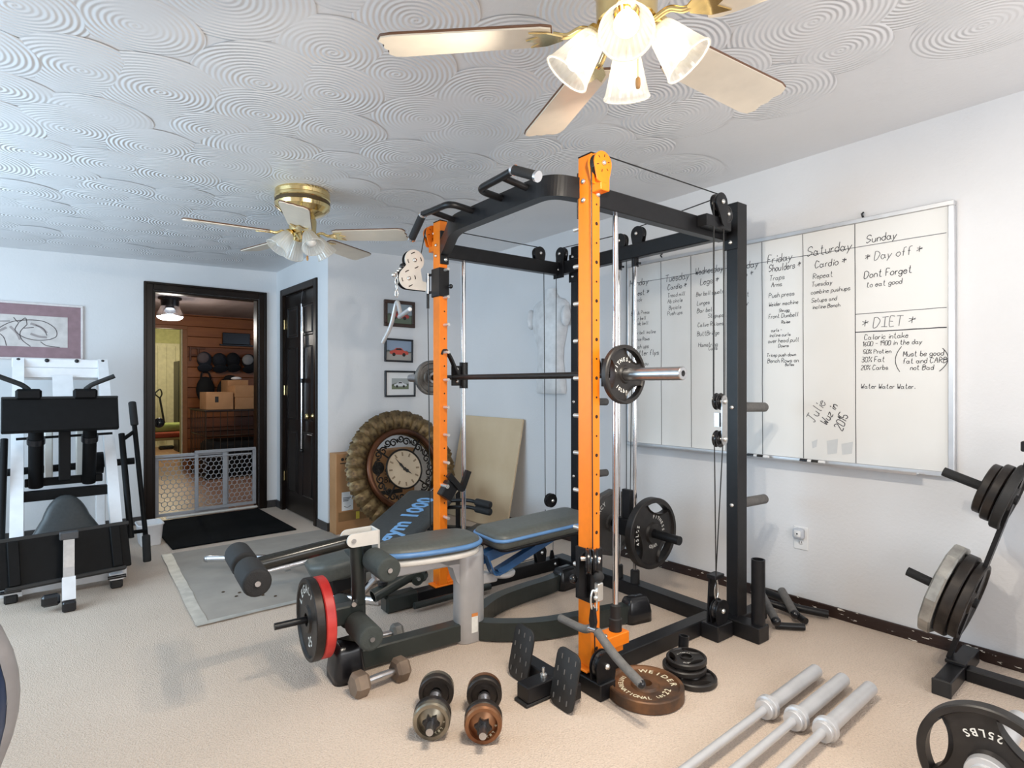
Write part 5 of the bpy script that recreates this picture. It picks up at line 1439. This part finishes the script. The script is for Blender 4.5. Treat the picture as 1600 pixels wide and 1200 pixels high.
tcx = WBM.node_tree.nodes.new('ShaderNodeTexCoord')
WBM.node_tree.links.new(tcx.outputs['Object'], nz.inputs['Vector']); WBM.node_tree.links.new(nz.outputs['Fac'], rp.inputs['Fac']); WBM.node_tree.links.new(rp.outputs['Color'], b.inputs['Base Color'])
ALU = pm('aluminium_frame', (.62, .63, .65), .35, .75, .05)
Y0, Y1, Z0, Z1 = .70, 2.545, .79, 2.035
wb = thing('whiteboard', 'large aluminium framed whiteboard with a handwritten weekly workout plan', 'whiteboard', (3.2, (Y0 + Y1) / 2, Z0))
OFF = Mx((-3.2, -(Y0 + Y1) / 2, -Z0))
def wpart(n, g, m, parent=None):
    o = obj(n, g, m, wb if parent is None else parent)
    o.data.transform(OFF)
    return o
wpart('panel', G().bb(3.172, 3.186, Y0 + .01, Y1 - .01, Z0 + .01, Z1 - .01), WBM)
F_ = .024
for y0, y1, z0, z1 in ((Y0, Y1, Z1 - F_, Z1), (Y0, Y1, Z0, Z0 + F_), (Y0, Y0 + F_, Z0 + F_, Z1 - F_), (Y1 - F_, Y1, Z0 + F_, Z1 - F_)):
    wpart('frame_rail', G().cb(3.163, 3.199, y0, y1, z0, z1, .003), ALU)
wpart('marker_tray', G().prism([(0, 0), (-.05, .0), (-.052, .012), (-.048, .012), (-.044, .004), (0, .004)], 0, 1.62, basis((3.163, 2.45, Z0 + .002), (1, 0, 0), (0, 0, 1))), ALU)
for y in (2.266, 1.075):
    wpart('hanging_hook', G().tube([(3.19, y, Z1 + .004), (3.17, y, Z1 + .02), (3.19, y, Z1 + .03)], .005, 6), BLACKG)
SX = 3.1712
wm = lambda y, z, a=0.: basis((SX, y, z), (0, -1, 0), (0, 0, 1)) @ Mx((0, 0, 0), (0, 0, a))
# ruled columns
def rule(y0, z0, y1, z1, w=.0035):
    g = G(); d = Vector((y1 - y0, z1 - z0)); n = 12; rr = random.Random(int(y0 * 999))
    pts = [(-(y0 + d.x * i / n) + rr.uniform(-.0009, .0009), z0 + d.y * i / n + rr.uniform(-.0009, .0009)) for i in range(n + 1)]
    ribbon(g, pts, w, basis((SX, 0, 0), (0, -1, 0), (0, 0, 1)))
    return g
for y in (2.262, 2.040, 1.808, 1.584, 1.360, 1.106): wpart('ruled_line', rule(y, Z1 - F_, y - .004, Z0 + F_), INK)
wpart('ruled_line', rule(Y1 - .03, 1.898, Y0 + .03, 1.893), INKL)
wpart('ruled_line', rule(1.106, 1.558, Y0 + .03, 1.556), INKL)
wpart('ruled_line', rule(1.106, 1.468, Y0 + .03, 1.466, .005), INK)
cols = [2.54, 2.262, 2.040, 1.808, 1.584, 1.360, 1.106, .70]
for body, y, z, h in WB_TEXT:
    c = next(c for c in cols[1:] if y > c + .005)
    mw = (y - c) * .96
    if body in ('50% Protien', '30% Fat', '20% Carbs'): mw = .16
    big = body in ('* Day off *', '* DIET *', 'Julie') or body == 'Cardio *' and 1.75 < y < 1.79
    if h < .0245: z -= .006
    h *= .80 if h < .036 else .88
    g = G(); write(g, body, h, wm(y, z), (.0026 if h < .031 else .0034), .12, .82, mw)
    wpart('handwriting', g, INKL if big else INK)
for body, y, z, a, h in (('Julie', 1.300, 1.005, 1.08, .050), ('Wuz in', 1.240, .995, 1.08, .040), ('2015', 1.166, .970, 1.2, .044)):
    g = G(); write(g, body, h, wm(y, z, a), .004, .15, .8)
    wpart('handwriting', g, INK if body != 'Julie' else INKL)
for y0, z0, y1, z1, bow in ((.905, 1.388, .912, 1.268, .022), (.745, 1.372, .757, 1.268, -.026)):
    g = G(); pts = [(-(y0 + (y1 - y0) * t) - bow * 4 * t * (1 - t), z0 + (z1 - z0) * t) for t in [i / 10 for i in range(11)]]
    ribbon(g, pts, .0032, basis((SX, 0, 0), (0, -1, 0), (0, 0, 1))); wpart('handwriting', g, INK)
# erased smears near the bottom
SM = pm('erased_smear', (.60, .62, .63), .35, 0, .04)
for y0, y1, z0, z1 in ((1.235, 1.19, .845, .93), (1.165, 1.12, .85, .92), (1.31, 1.29, .87, .92)):
    wpart('smear', G().add([(SX, y0, z0), (SX, y1, z0 + .01), (SX, y1 - .005, z1), (SX, y0 + .004, z1 - .015)], [(0, 1, 2, 3)]), SM)
# markers on the tray
for k, (y, lb) in enumerate(((1.645, 'white dry-erase marker on the tray beside the black upright'), (1.352, 'white dry-erase marker on the tray under the Saturday column'))):
    t = thing('dry_erase_marker', lb, 'marker', (3.140, y, Z0 + .0155), 0, 'markers on the whiteboard tray')
    obj('barrel', G().cyl((0, -.03, 0), (0, -.115, 0), .0085, n=12), PAPER, t)
    obj('cap', G().cyl((0, .008, 0), (0, -.03, 0), .0095, n=12), BLACKG, t)
    obj('print_band', G().cyl((0, -.05, 0), (0, -.085, 0), .0088, n=12, cap=False), PRINT, t)
# ---- wall outlet with plug-in sensor
t = thing('wall_outlet', 'white wall outlet with a plug-in night light below the whiteboard', 'outlet', (3.2, 1.38, .378))
obj('cover_plate', G().cb(-.007, 0, -.038, .038, -.062, .062, .003), PAPER, t)
dv = obj('night_light', G().cushion(rrect(.056, .056, .014, 4), [(0, 0), (0, .022), (.006, .030)], basis((-.007, .006, .025), (0, -1, 0), (0, 0, 1))), pm('grey_white_device', (.55, .58, .64), .4), t)
obj('device_face', G().cushion(rrect(.036, .036, .006, 3), [(0, 0), (.001, .002)], basis((-.037, .006, .027), (0, -1, 0), (0, 0, 1))), PAPER, dv)
obj('sensor_dot', G().cyl((-.0392, .006, .027), (-.040, .006, .027), .0045, n=10), BLACKG, dv)
sk = obj('socket', G().cushion(rrect(.026, .026, .010, 4), [(0, 0), (.002, .003)], basis((-.007, .0, -.022), (0, -1, 0), (0, 0, 1))), PAPER, t)
for y in (-.006, .006): obj('socket_slot', G().bb(-.0106, -.0100, y - .0012, y + .0012, -.026, -.016), PRINT, sk)

# ================================================================ pictures
def photo_material(name, sky, ground, car, pale=False):
    """flat print: sky over ground with a car-like blob"""
    m = bpy.data.materials.new(name); m.use_nodes = True
    nt = m.node_tree; b = nt.nodes['Principled BSDF']; b.inputs['Roughness'].default_value = .3
    tc = nt.nodes.new('ShaderNodeTexCoord'); sx = nt.nodes.new('ShaderNodeSeparateXYZ'); nt.links.new(tc.outputs['Object'], sx.inputs[0])
    nz = nt.nodes.new('ShaderNodeTexNoise'); nz.inputs['Scale'].default_value = 30; nt.links.new(tc.outputs['Object'], nz.inputs['Vector'])
    ad = nt.nodes.new('ShaderNodeMath'); ad.operation = 'MULTIPLY_ADD'; ad.inputs[1].default_value = .05; nt.links.new(nz.outputs['Fac'], ad.inputs[0]); nt.links.new(sx.outputs[2], ad.inputs[2])
    rp = nt.nodes.new('ShaderNodeValToRGB'); mr = nt.nodes.new('ShaderNodeMapRange'); mr.inputs[1].default_value = -.1; mr.inputs[2].default_value = .15
    nt.links.new(ad.outputs[0], mr.inputs[0]); nt.links.new(mr.outputs[0], rp.inputs['Fac'])
    e = rp.color_ramp.elements; e[0].position = .40; e[0].color = (*lin(ground), 1); e[1].position = .52; e[1].color = (*lin(sky), 1)
    x = e.new(.46); x.color = (*lin('#3f4a38'), 1)
    nt.links.new(rp.outputs['Color'], b.inputs['Base Color'])
    return m
def car_shape(g, s, m, z=.0):
    P = [(-.95, -.1), (-.9, .12), (-.55, .2), (-.3, .42), (.22, .44), (.52, .2), (.9, .12), (1., -.02), (.95, -.14), (.7, -.18), (-.7, -.18)]
    g.prism([(x * s, y * s) for x, y in P][::-1], z, z + .0006, m)
    return g
def picture(label, x0, x1, z0, z1, yw, fm, fw, mat_col, mw, photo, car=None, tilt=0., group=None):
    cx, cz = (x0 + x1) / 2, (z0 + z1) / 2; w, h = x1 - x0, z1 - z0
    t = thing('framed_picture', label, 'picture', (cx, yw, cz), 0, group, (0, tilt, 0))
    for a in ((-w / 2, w / 2, h / 2 - fw, h / 2), (-w / 2, w / 2, -h / 2, -h / 2 + fw), (-w / 2, -w / 2 + fw, -h / 2 + fw, h / 2 - fw), (w / 2 - fw, w / 2, -h / 2 + fw, h / 2 - fw)):
        obj('frame_rail', G().cb(a[0], a[1], -.022, -.001, a[2], a[3], .003), fm, t)
    obj('mat_board', G().bb(-w / 2 + fw * .8, w / 2 - fw * .8, -.010, -.004, -h / 2 + fw * .8, h / 2 - fw * .8), mat_col, t)
    iw, ih = w / 2 - fw - mw, h / 2 - fw - mw
    if photo: obj('print', G().bb(-iw, iw, -.0115, -.010, -ih, ih), photo, t)
    if car:
        m = basis((.0, -.012, -ih * .22), (1, 0, 0), (0, 0, 1))
        c = obj('printed_car', car_shape(G(), iw * .78, m), car, t)
        obj('printed_glass', G().prism([(-.28 * iw, .18 * iw), (-.18 * iw, .30 * iw), (.12 * iw, .31 * iw), (.28 * iw, .18 * iw)][::-1], .0007, .0010, m), PRINT, c)
        for q in (-.5, .5): obj('printed_wheel', G().cyl((q * iw * .8, -.0128, -ih * .22 - .14 * iw), (q * iw * .8, -.0134, -ih * .22 - .14 * iw), .13 * iw, n=14), PRINT, c)
    return t
GP = 'car photographs on the wall'
BRF = pm('dark_brown_frame', '#3b2519', .35); BKF = pm('black_frame', '#16161a', .35)
picture('brown framed red car photo, top of three on the wall', 2.382, 2.688, 1.718, 1.952, 4.59, BRF, .03, BRF, .0, photo_material('photo_meadow', '#8d98a0', '#5f6a58', 0), pm('print_red', '#a23c35', .4), 0, GP)
picture('black framed orange red coupe photo, middle of three', 2.386, 2.668, 1.405, 1.612, 4.59, BKF, .016, BKF, .0, photo_material('photo_lot', '#8f9fb4', '#a9a39c', 0), pm('print_orange_red', '#c85040', .4), .015, GP)
picture('black framed small white car photo with wide mat, lowest of three', 2.388, 2.694, 1.095, 1.328, 4.59, BKF, .016, PAPER, .052, photo_material('photo_grey', '#a7aaa9', '#70785e', 0), pm('print_white', '#d5d7d9', .4), 0, GP)
# horse drawing on the far wall, running past the left picture edge
WF = pm('thin_white_frame', '#dcd6d6', .4); MV = pm('mauve_mat', '#94797f', .8)
t = picture('charcoal horse drawing in a mauve mat on the far wall', -.56, .341, 1.40, 1.845, 5.86, WF, .016, MV, .085, pm('drawing_paper', '#cfc9c6', .8))
DR = pm('charcoal_line', '#5e5656', .9)
for pts in ([(-.18, -.10), (-.10, -.02), (.0, .06), (.10, .085), (.20, .08), (.27, .03), (.28, -.03), (.24, -.06)], [(.02, .10), (.05, .065), (.09, .10), (.10, .05)], [(.05, .06), (.03, .0), (.08, -.05), (.16, -.07), (.24, -.06)], [(.10, .05), (.06, -.01), (.07, -.07), (.12, -.12)], [(-.16, .02), (-.08, .06), (.0, .07)], [(.15, .05), (.20, .02), (.22, -.03)], [(.08, .02), (.14, .03)], [(-.20, -.12), (-.12, -.09), (-.06, -.11)], [(.18, -.08), (.22, -.11), (.30, -.12)], [(-.1, .0), (-.04, -.05), (-.02, -.12)]):
    g = G(); ribbon(g, [(p.x, p.y) for p in spline([(a, b_, 0) for a, b_ in pts], 6)], .006, basis((0, -.0118, 0), (1, 0, 0), (0, 0, 1)))
    obj('charcoal_stroke', g, DR, t)
DL = pm('charcoal_smudge', '#a39a99', .9)
for pts in ([(.12, .06), (.18, .035), (.22, -.01)], [(.0, .03), (.04, -.02), (.06, -.07)], [(-.14, -.05), (-.08, -.02), (-.02, .02)], [(.12, -.02), (.17, -.04), (.22, -.045)], [(-.19, -.07), (-.14, -.10), (-.08, -.12)]):
    g = G(); ribbon(g, [(p.x, p.y) for p in spline([(a, b_, 0) for a, b_ in pts], 6)], .017, basis((0, -.0116, 0), (1, 0, 0), (0, 0, 1)))
    obj('charcoal_smudge', g, DL, t)

# ================================================================ clock leaning in front of the boxes
CK = thing('wall_clock', 'large round wall clock with a bronze leaf frame leaning on the boxes', 'clock', (2.375, 4.12, .018), 0, None, (-.27, 0, 0))
CK.scale = (1.05, 1.05, 1.05)
LEAF = two_tone('bronze_leaf', '#38281a', '#927a52', 22, .3, .72, .42, .45, .5)
COPPER = two_tone('copper_brown_ring', '#3f2313', '#6b4128', 6, .35, .75, .28, .5)
IRONB = pm('dark_scroll_iron', '#1d1712', .45, .4)
C_ = lambda n, g, m, parent=None: obj(n, g, m, CK if parent is None else parent)
CC = basis((0, 0, .475), (1, 0, 0), (0, 0, 1))       # clock plane, z faces the room (-Y)
# one leaf: curved petal with fluting, repeated round the ring
g = G(); nu, nv = 9, 7
vs = []
for i in range(nu):
    u = i / (nu - 1)
    for j in range(nv):
        v = j / (nv - 1) * 2 - 1
        r = .295 + .18 * u
        wd = .041 * (1 + .75 * u) * (1 if u < .8 else math.sqrt(max(.05, 1 - ((u - .8) / .24) ** 2)))
        zz = .015 + .055 * math.sin(u * 2.6) - .022 * v * v + .012 * math.cos(v * 8 + u * 3) * u + (.012 if i == nu - 1 else 0) * -1
        vs.append((r, v * wd, zz))
g.add(vs, [(i * nv + j, (i + 1) * nv + j, (i + 1) * nv + j + 1, i * nv + j + 1) for i in range(nu - 1) for j in range(nv - 1)], True)
lf = None; NL = 28
for k in range(NL):
    a = 2 * PI * k / NL
    mm = CC @ Mx((0, 0, 0), (0, 0, a)) @ Mx((0, 0, 0), (.10, 0, 0))
    if lf is None: lf = C_('leaf', g, LEAF)
    o = lf if k == 0 else same(lf, CK)
    o.matrix_local = mm
C_('back_ring', G().lathe([(.28, -.01), (.28, .008), (.44, .010), (.44, -.01), (.28, -.01)], CC, 48), LEAF)
C_('copper_ring', G().torus((0, 0, .045), .300, .024, CC, 56, 10), COPPER)
C_('dial', G().lathe([(0, .040), (.150, .040), (.150, .02), (0, .02)], CC, 48), two_tone('cream_dial', '#bfa98e', '#d0bda2', 5, .3, .7, .6))
C_('dial_rim', G().torus((0, 0, .040), .153, .0075, CC, 56, 8), IRONB)
for k in range(12):
    a = 2 * PI * k / 12
    o = C_('hour_mark', G().bb(-.0065, .0065, .103, .133, .0402, .0408, CC @ Mx((0, 0, 0), (0, 0, a))), pm('faded_numeral', '#8d7860', .8))
for ang, L, w in ((128, .118, .010), (-38, .075, .014)):
    a = math.radians(ang); P = [(0, -w * .5), (L * .4, -w), (L * .55, -w * .35), (L, 0), (L * .55, w * .35), (L * .4, w), (0, w * .5)]
    C_('hand', G().prism(P, .044, .047, CC @ Mx((0, 0, 0), (0, 0, a))), PRINT)
C_('hand_hub', G().cyl(CC @ Vector((0, 0, .04)), CC @ Vector((0, 0, .052)), .012, n=14), PRINT)
def spiral(cx, cy, r, a0, turns, sg):
    return [(cx + r * (1 - .72 * t) * math.cos(a0 + sg * turns * 2 * PI * t), cy + r * (1 - .72 * t) * math.sin(a0 + sg * turns * 2 * PI * t)) for t in [i / 22 for i in range(23)]]
sc0 = None
g = G()
s1 = spiral(.218, .034, .034, -PI * .55, 1.35, 1); s2 = spiral(.238, -.038, .030, PI * .45, 1.3, 1)
pts = list(reversed(s1)) + s2
g.tube([(x, y, .035) for x, y in pts], .0058, 6)
for k in range(12):
    a = 2 * PI * k / 12
    if sc0 is None: sc0 = C_('scroll', g, IRONB)
    o = sc0 if k == 0 else same(sc0, CK)
    o.matrix_local = CC @ Mx((0, 0, 0), (0, 0, a + .13))
for k in range(4):
    a = PI / 2 * k + .9
    C_('spoke', G().cyl(CC @ Vector((.155 * math.cos(a), .155 * math.sin(a), .035)), CC @ Vector((.28 * math.cos(a), .28 * math.sin(a), .035)), .007, n=8), IRONB)
# ---- flat packed cardboard box behind the clock
t = thing('cardboard_box', 'tall flat cardboard box with black print behind the leaf clock', 'box', (1.885, 4.44, 0))
obj('body', G().cb(0, .72, 0, .13, 0, .648, .004), CARD, t)
obj('edge_tape', G().bb(.02, .72, -.001, .0, .10, .175), CARDD, t)
obj('printed_band', G().bb(.19, .60, -.0012, -.0002, .27, .305), PRINT, t)
bm_ = basis((0, -.0006, 0), (1, 0, 0), (0, 0, 1))
obj('lettering', G().text('BA', .07, bm_ @ Mx((.155, .44, 0)), .0004), PRINT, t)
obj('lettering', G().text('SE', .07, bm_ @ Mx((.46, .44, 0)), .0004), PRINT, t)
obj('lettering', G().text('BL', .075, bm_ @ Mx((.46, .37, 0)), .0004), PRINT, t)
obj('lettering', G().text('MENT', .03, bm_ @ Mx((.25, .222, 0)), .0004), PRINT, t)
for k in range(3): obj('round_icon', G().cyl((.055 + k * .035, -.0008, .60), (.055 + k * .035, 0, .60), .013, n=14), PRINT, t)
obj('round_logo', G().cyl((.37, -.0008, .50), (.37, 0, .50), .055, n=24), PRINT, t)
obj('icon_line', G().bb(.035, .15, -.0008, 0, .565, .572), PRINT, t)
lb_ = obj('shipping_label', G().bb(.048, .145, -.0022, -.0012, .185, .335), PAPER, t)
g = G(); ribbon(g, [(.068 + .055 * k / 10, .222 - .012 * math.sin(PI * k / 10)) for k in range(11)], .004, basis((0, -.0026, 0), (1, 0, 0), (0, 0, 1))); obj('smile_print', g, PRINT, lb_)
for k in range(3): obj('label_print', G().bb(.058, .125 - .01 * k, -.0027, -.0022, .285 - k * .012, .292 - k * .012), pm('grey_print', '#77777a', .7), lb_)
obj('yellow_sticker', G().bb(.17, .20, -.0022, -.0012, .105, .165), pm('yellow_paper', '#d9c24a', .6), t)
# ---- beige board leaning against the right wall
t = obj('leaning_board', G().cb(0, .87, -.009, .009, 0, .93, .003), two_tone('hardboard', '#cbb391', '#d8c2a2', 3, .3, .7, .7), None, (3.02, 3.64, .0))
t.matrix_local = Matrix.Translation((2.99, 3.63, .002)) @ Matrix.Rotation(.2, 4, 'Y') @ Matrix.Rotation(PI / 2, 4, 'Z')
tag(t, 'plain beige hardboard sheet leaning against the right wall', 'board')
# ---- white torso relief on the right wall
t = thing('torso_form', 'white armless torso display form hanging on the right wall', 'mannequin', (3.198, 3.315, 1.135))
sec = [(.0, .155, .055), (.03, .165, .075), (.14, .150, .085), (.26, .128, .080), (.36, .135, .085), (.47, .165, .100), (.56, .185, .105), (.64, .195, .090), (.70, .19, .07), (.735, .15, .055), (.755, .085, .05), (.79, .058, .045), (.83, .055, .04)]
g = G(); n = 22; vs = []
for z, w, d in sec:
    for k in range(n + 1):
        a = PI * k / n
        ch = 1 + (.10 * math.sin(3 * a) ** 2 if .42 < z < .62 else 0)
        vs.append((-d * math.sin(a) ** .8 * ch - .001, w * math.cos(a), z))
m_ = n + 1
g.add(vs, [(i * m_ + k, i * m_ + k + 1, (i + 1) * m_ + k + 1, (i + 1) * m_ + k) for i in range(len(sec) - 1) for k in range(n)], True)
TORS = pm('white_form_plastic', (.76, .765, .775), .4)
obj('body', g, TORS, t)
for s in (-1, 1): obj('arm_stump', G().ball((-.045, s * .198, .60), .055, 14, (.75, .65, 1.5)), TORS, t)
# ================================================================ ceiling fans
def shade_material(lit):
    m = bpy.data.materials.new('ribbed_glass_shade' + ('_lit' if lit else '')); m.use_nodes = True
    nt = m.node_tree; nt.nodes.remove(nt.nodes['Principled BSDF']); out = nt.nodes['Material Output']
    tr = nt.nodes.new('ShaderNodeBsdfTranslucent'); tr.inputs[0].default_value = (.95, .92, .86, 1)
    gl = nt.nodes.new('ShaderNodeBsdfGlossy'); gl.inputs['Roughness'].default_value = .15
    tp = nt.nodes.new('ShaderNodeBsdfTransparent')
    df = nt.nodes.new('ShaderNodeBsdfDiffuse'); df.inputs[0].default_value = (.85, .84, .80, 1)
    m1 = nt.nodes.new('ShaderNodeMixShader'); m1.inputs[0].default_value = .35; nt.links.new(tr.outputs[0], m1.inputs[1]); nt.links.new(tp.outputs[0], m1.inputs[2])
    m3 = nt.nodes.new('ShaderNodeMixShader'); m3.inputs[0].default_value = .3; nt.links.new(m1.outputs[0], m3.inputs[1]); nt.links.new(df.outputs[0], m3.inputs[2])
    m2 = nt.nodes.new('ShaderNodeMixShader'); m2.inputs[0].default_value = .1; nt.links.new(m3.outputs[0], m2.inputs[1]); nt.links.new(gl.outputs[0], m2.inputs[2])
    nt.links.new(m2.outputs[0], out.inputs[0])
    return m
def slight(name, loc, d, e, col):
    l = bpy.data.lights.new(name, 'SPOT'); l.energy = e; l.color = col; l.shadow_soft_size = .03; l.spot_size = math.radians(168); l.spot_blend = .5
    o = bpy.data.objects.new(name, l); o.location = loc; o.rotation_euler = Vector((0, 0, -1)).rotation_difference(Vector(d)).to_euler(); COL.objects.link(o); return o
SHL = shade_material(True); SHO = shade_material(False)
BULB_ON = emit('lit_bulb', (1., .90, .72), 3.2); BULB_OFF = pm('frosted_bulb', (.75, .75, .73), .3)
FOB = pm('wooden_pull_fob', '#b98a54', .5)
def fan(label, x, y, phase, lit, shade0, R=.62, zb=2.10):
    zc = ceil_z(x, y) - .004
    t = thing('ceiling_fan', label, 'ceiling fan', (x, y, zc))
    q = lambda n, g, m, p=None: obj(n, g, m, t if p is None else p)
    b_ = zb - zc                                        # blade height below the ceiling
    q('motor_housing', G().lathe([(0, 0), (.150, 0), (.153, -.012), (.150, -.03), (.155, -.035), (.155, -.05), (.150, -.055), (.150, -.075), (.155, -.08), (.150, -.10), (.12, -.125), (.075, -.145), (0, -.15)], None, 40), BRASS)
    q('vent_band', G().lathe([(.1515, -.056), (.1525, -.058), (.1525, -.072), (.1515, -.074)], None, 40), pm('dark_vent', '#4a3818', .5))
    q('rotor', G().lathe([(0, -.14), (.07, -.145), (.078, -.17), (.075, b_ + .02), (.06, b_ + .005), (0, b_ + .005)], None, 28), BRASS)
    for k in range(5):
        a = math.radians(phase + 72 * k - (5 if lit and k == 2 else 0))
        mr = Mx((0, 0, b_), (0, 0, a))
        ir = q('blade_iron', G().tube([mr @ Vector(p) for p in spline([(.06, 0, -.005), (.11, 0, .012), (.15, 0, -.004), (.185, 0, .002)])], .008, 8), BRASS)
        obj('iron_fork', G().prism([(.16, -.012), (.20, -.04), (.245, -.048), (.22, -.02), (.255, 0), (.22, .02), (.245, .048), (.20, .04), (.16, .012)], -.010, -.006, mr @ Mx((0, 0, 0), (-.2, 0, 0))), BRASS, ir)
        bo = [(.19, -.052), (.215, -.062), (R - .04, -.072), (R - .012, -.066), (R, -.045), (R - .008, -.02), (R, 0), (R - .008, .02), (R, .045), (R - .012, .066), (R - .04, .072), (.215, .062), (.19, .052)]
        q('blade', G().prism(bo, -.004, .004, mr @ Mx((0, 0, 0), (-.2, 0, 0))), CREAM)
        obj('blade_edge', G().tube([mr @ Mx((0, 0, 0), (-.2, 0, 0)) @ Vector((u, v, .003)) for u, v in bo], .0035, 5, False, True), pm('brown_blade_edge', '#6b4a34', .5), ir)
    kz = b_ + .085
    q('light_kit', G().lathe([(0, kz - .03), (.045, kz - .035), (.048, kz - .075), (.035, kz - .09), (.02, kz - .11), (0, kz - .112)], None, 24), BRASS)
    for k in range(4):
        a = math.radians(shade0 + 90 * k)
        d = Vector((math.cos(a), math.sin(a), 0)); down = Vector((0, 0, -1))
        ax = (d * .62 + down * .78).normalized()
        p0 = Vector((0, 0, kz - .055)) + d * .034; p1 = p0 + d * .028 + Vector((0, 0, -.012))
        ar = q('lamp_arm', G().tube([p0, p1, p1 + ax * .02], .012, 10), BRASS)
        m, L = along(p1 + ax * .012, p1 + ax * .2)
        obj('socket_cup', G().lathe([(0, 0), (.026, 0), (.030, .012), (.028, .024)], m, 20), BRASS, ar)
        # fluted bell glass
        g = G(); n = 48; pr = [(.030, .018), (.036, .035), (.043, .065), (.050, .095), (.056, .118), (.061, .130)]; vs = []
        for r, z in pr:
            for i in range(n): vs.append(((r * (1 + .045 * (i % 2))) * math.cos(2 * PI * i / n), (r * (1 + .045 * (i % 2))) * math.sin(2 * PI * i / n), z))
        g.add(vs, [(j * n + i, j * n + (i + 1) % n, (j + 1) * n + (i + 1) % n, (j + 1) * n + i) for j in range(len(pr) - 1) for i in range(n)], False, m)
        sh = q('glass_shade', g, SHL if lit else SHO)
        obj('glass_lip', G().torus((0, 0, .131), .0615, .0028, m, 40, 6), SHL if lit else SHO, sh)
        g = G(); g.lathe([(.012, .024), (.016, .045), (.027, .070), (.030, .085), (.024, .103), (.010, .113), (0, .114)], m, 20, False)
        obj('bulb', g, BULB_ON if lit else BULB_OFF, sh)
        if lit:
            p = t.location + (m @ Vector((0, 0, .137)))
            slight('fan_lamp_light', p, ax, LAMP_W, (1., .90, .76))
    q('pull_chain', G().cyl((.02, -.02, kz - .10), (.02, -.02, kz - .20), .0015, n=6), BRASS)
    q('pull_fob', G().lathe([(0, 0), (.006, -.006), (.007, -.02), (.005, -.03), (0, -.032)], Mx((.02, -.02, kz - .20)), 10, False), FOB)
    return t
LAMP_W = 26.0
fan('white bladed brass ceiling fan with four lit glass lamps, nearest the camera', 1.155, .927, -5, True, 218.6, .63)
fan('brass ceiling fan with unlit lamps near the doorway', 1.225, 3.36, 30, False, 250 + 22, .61, 2.075)
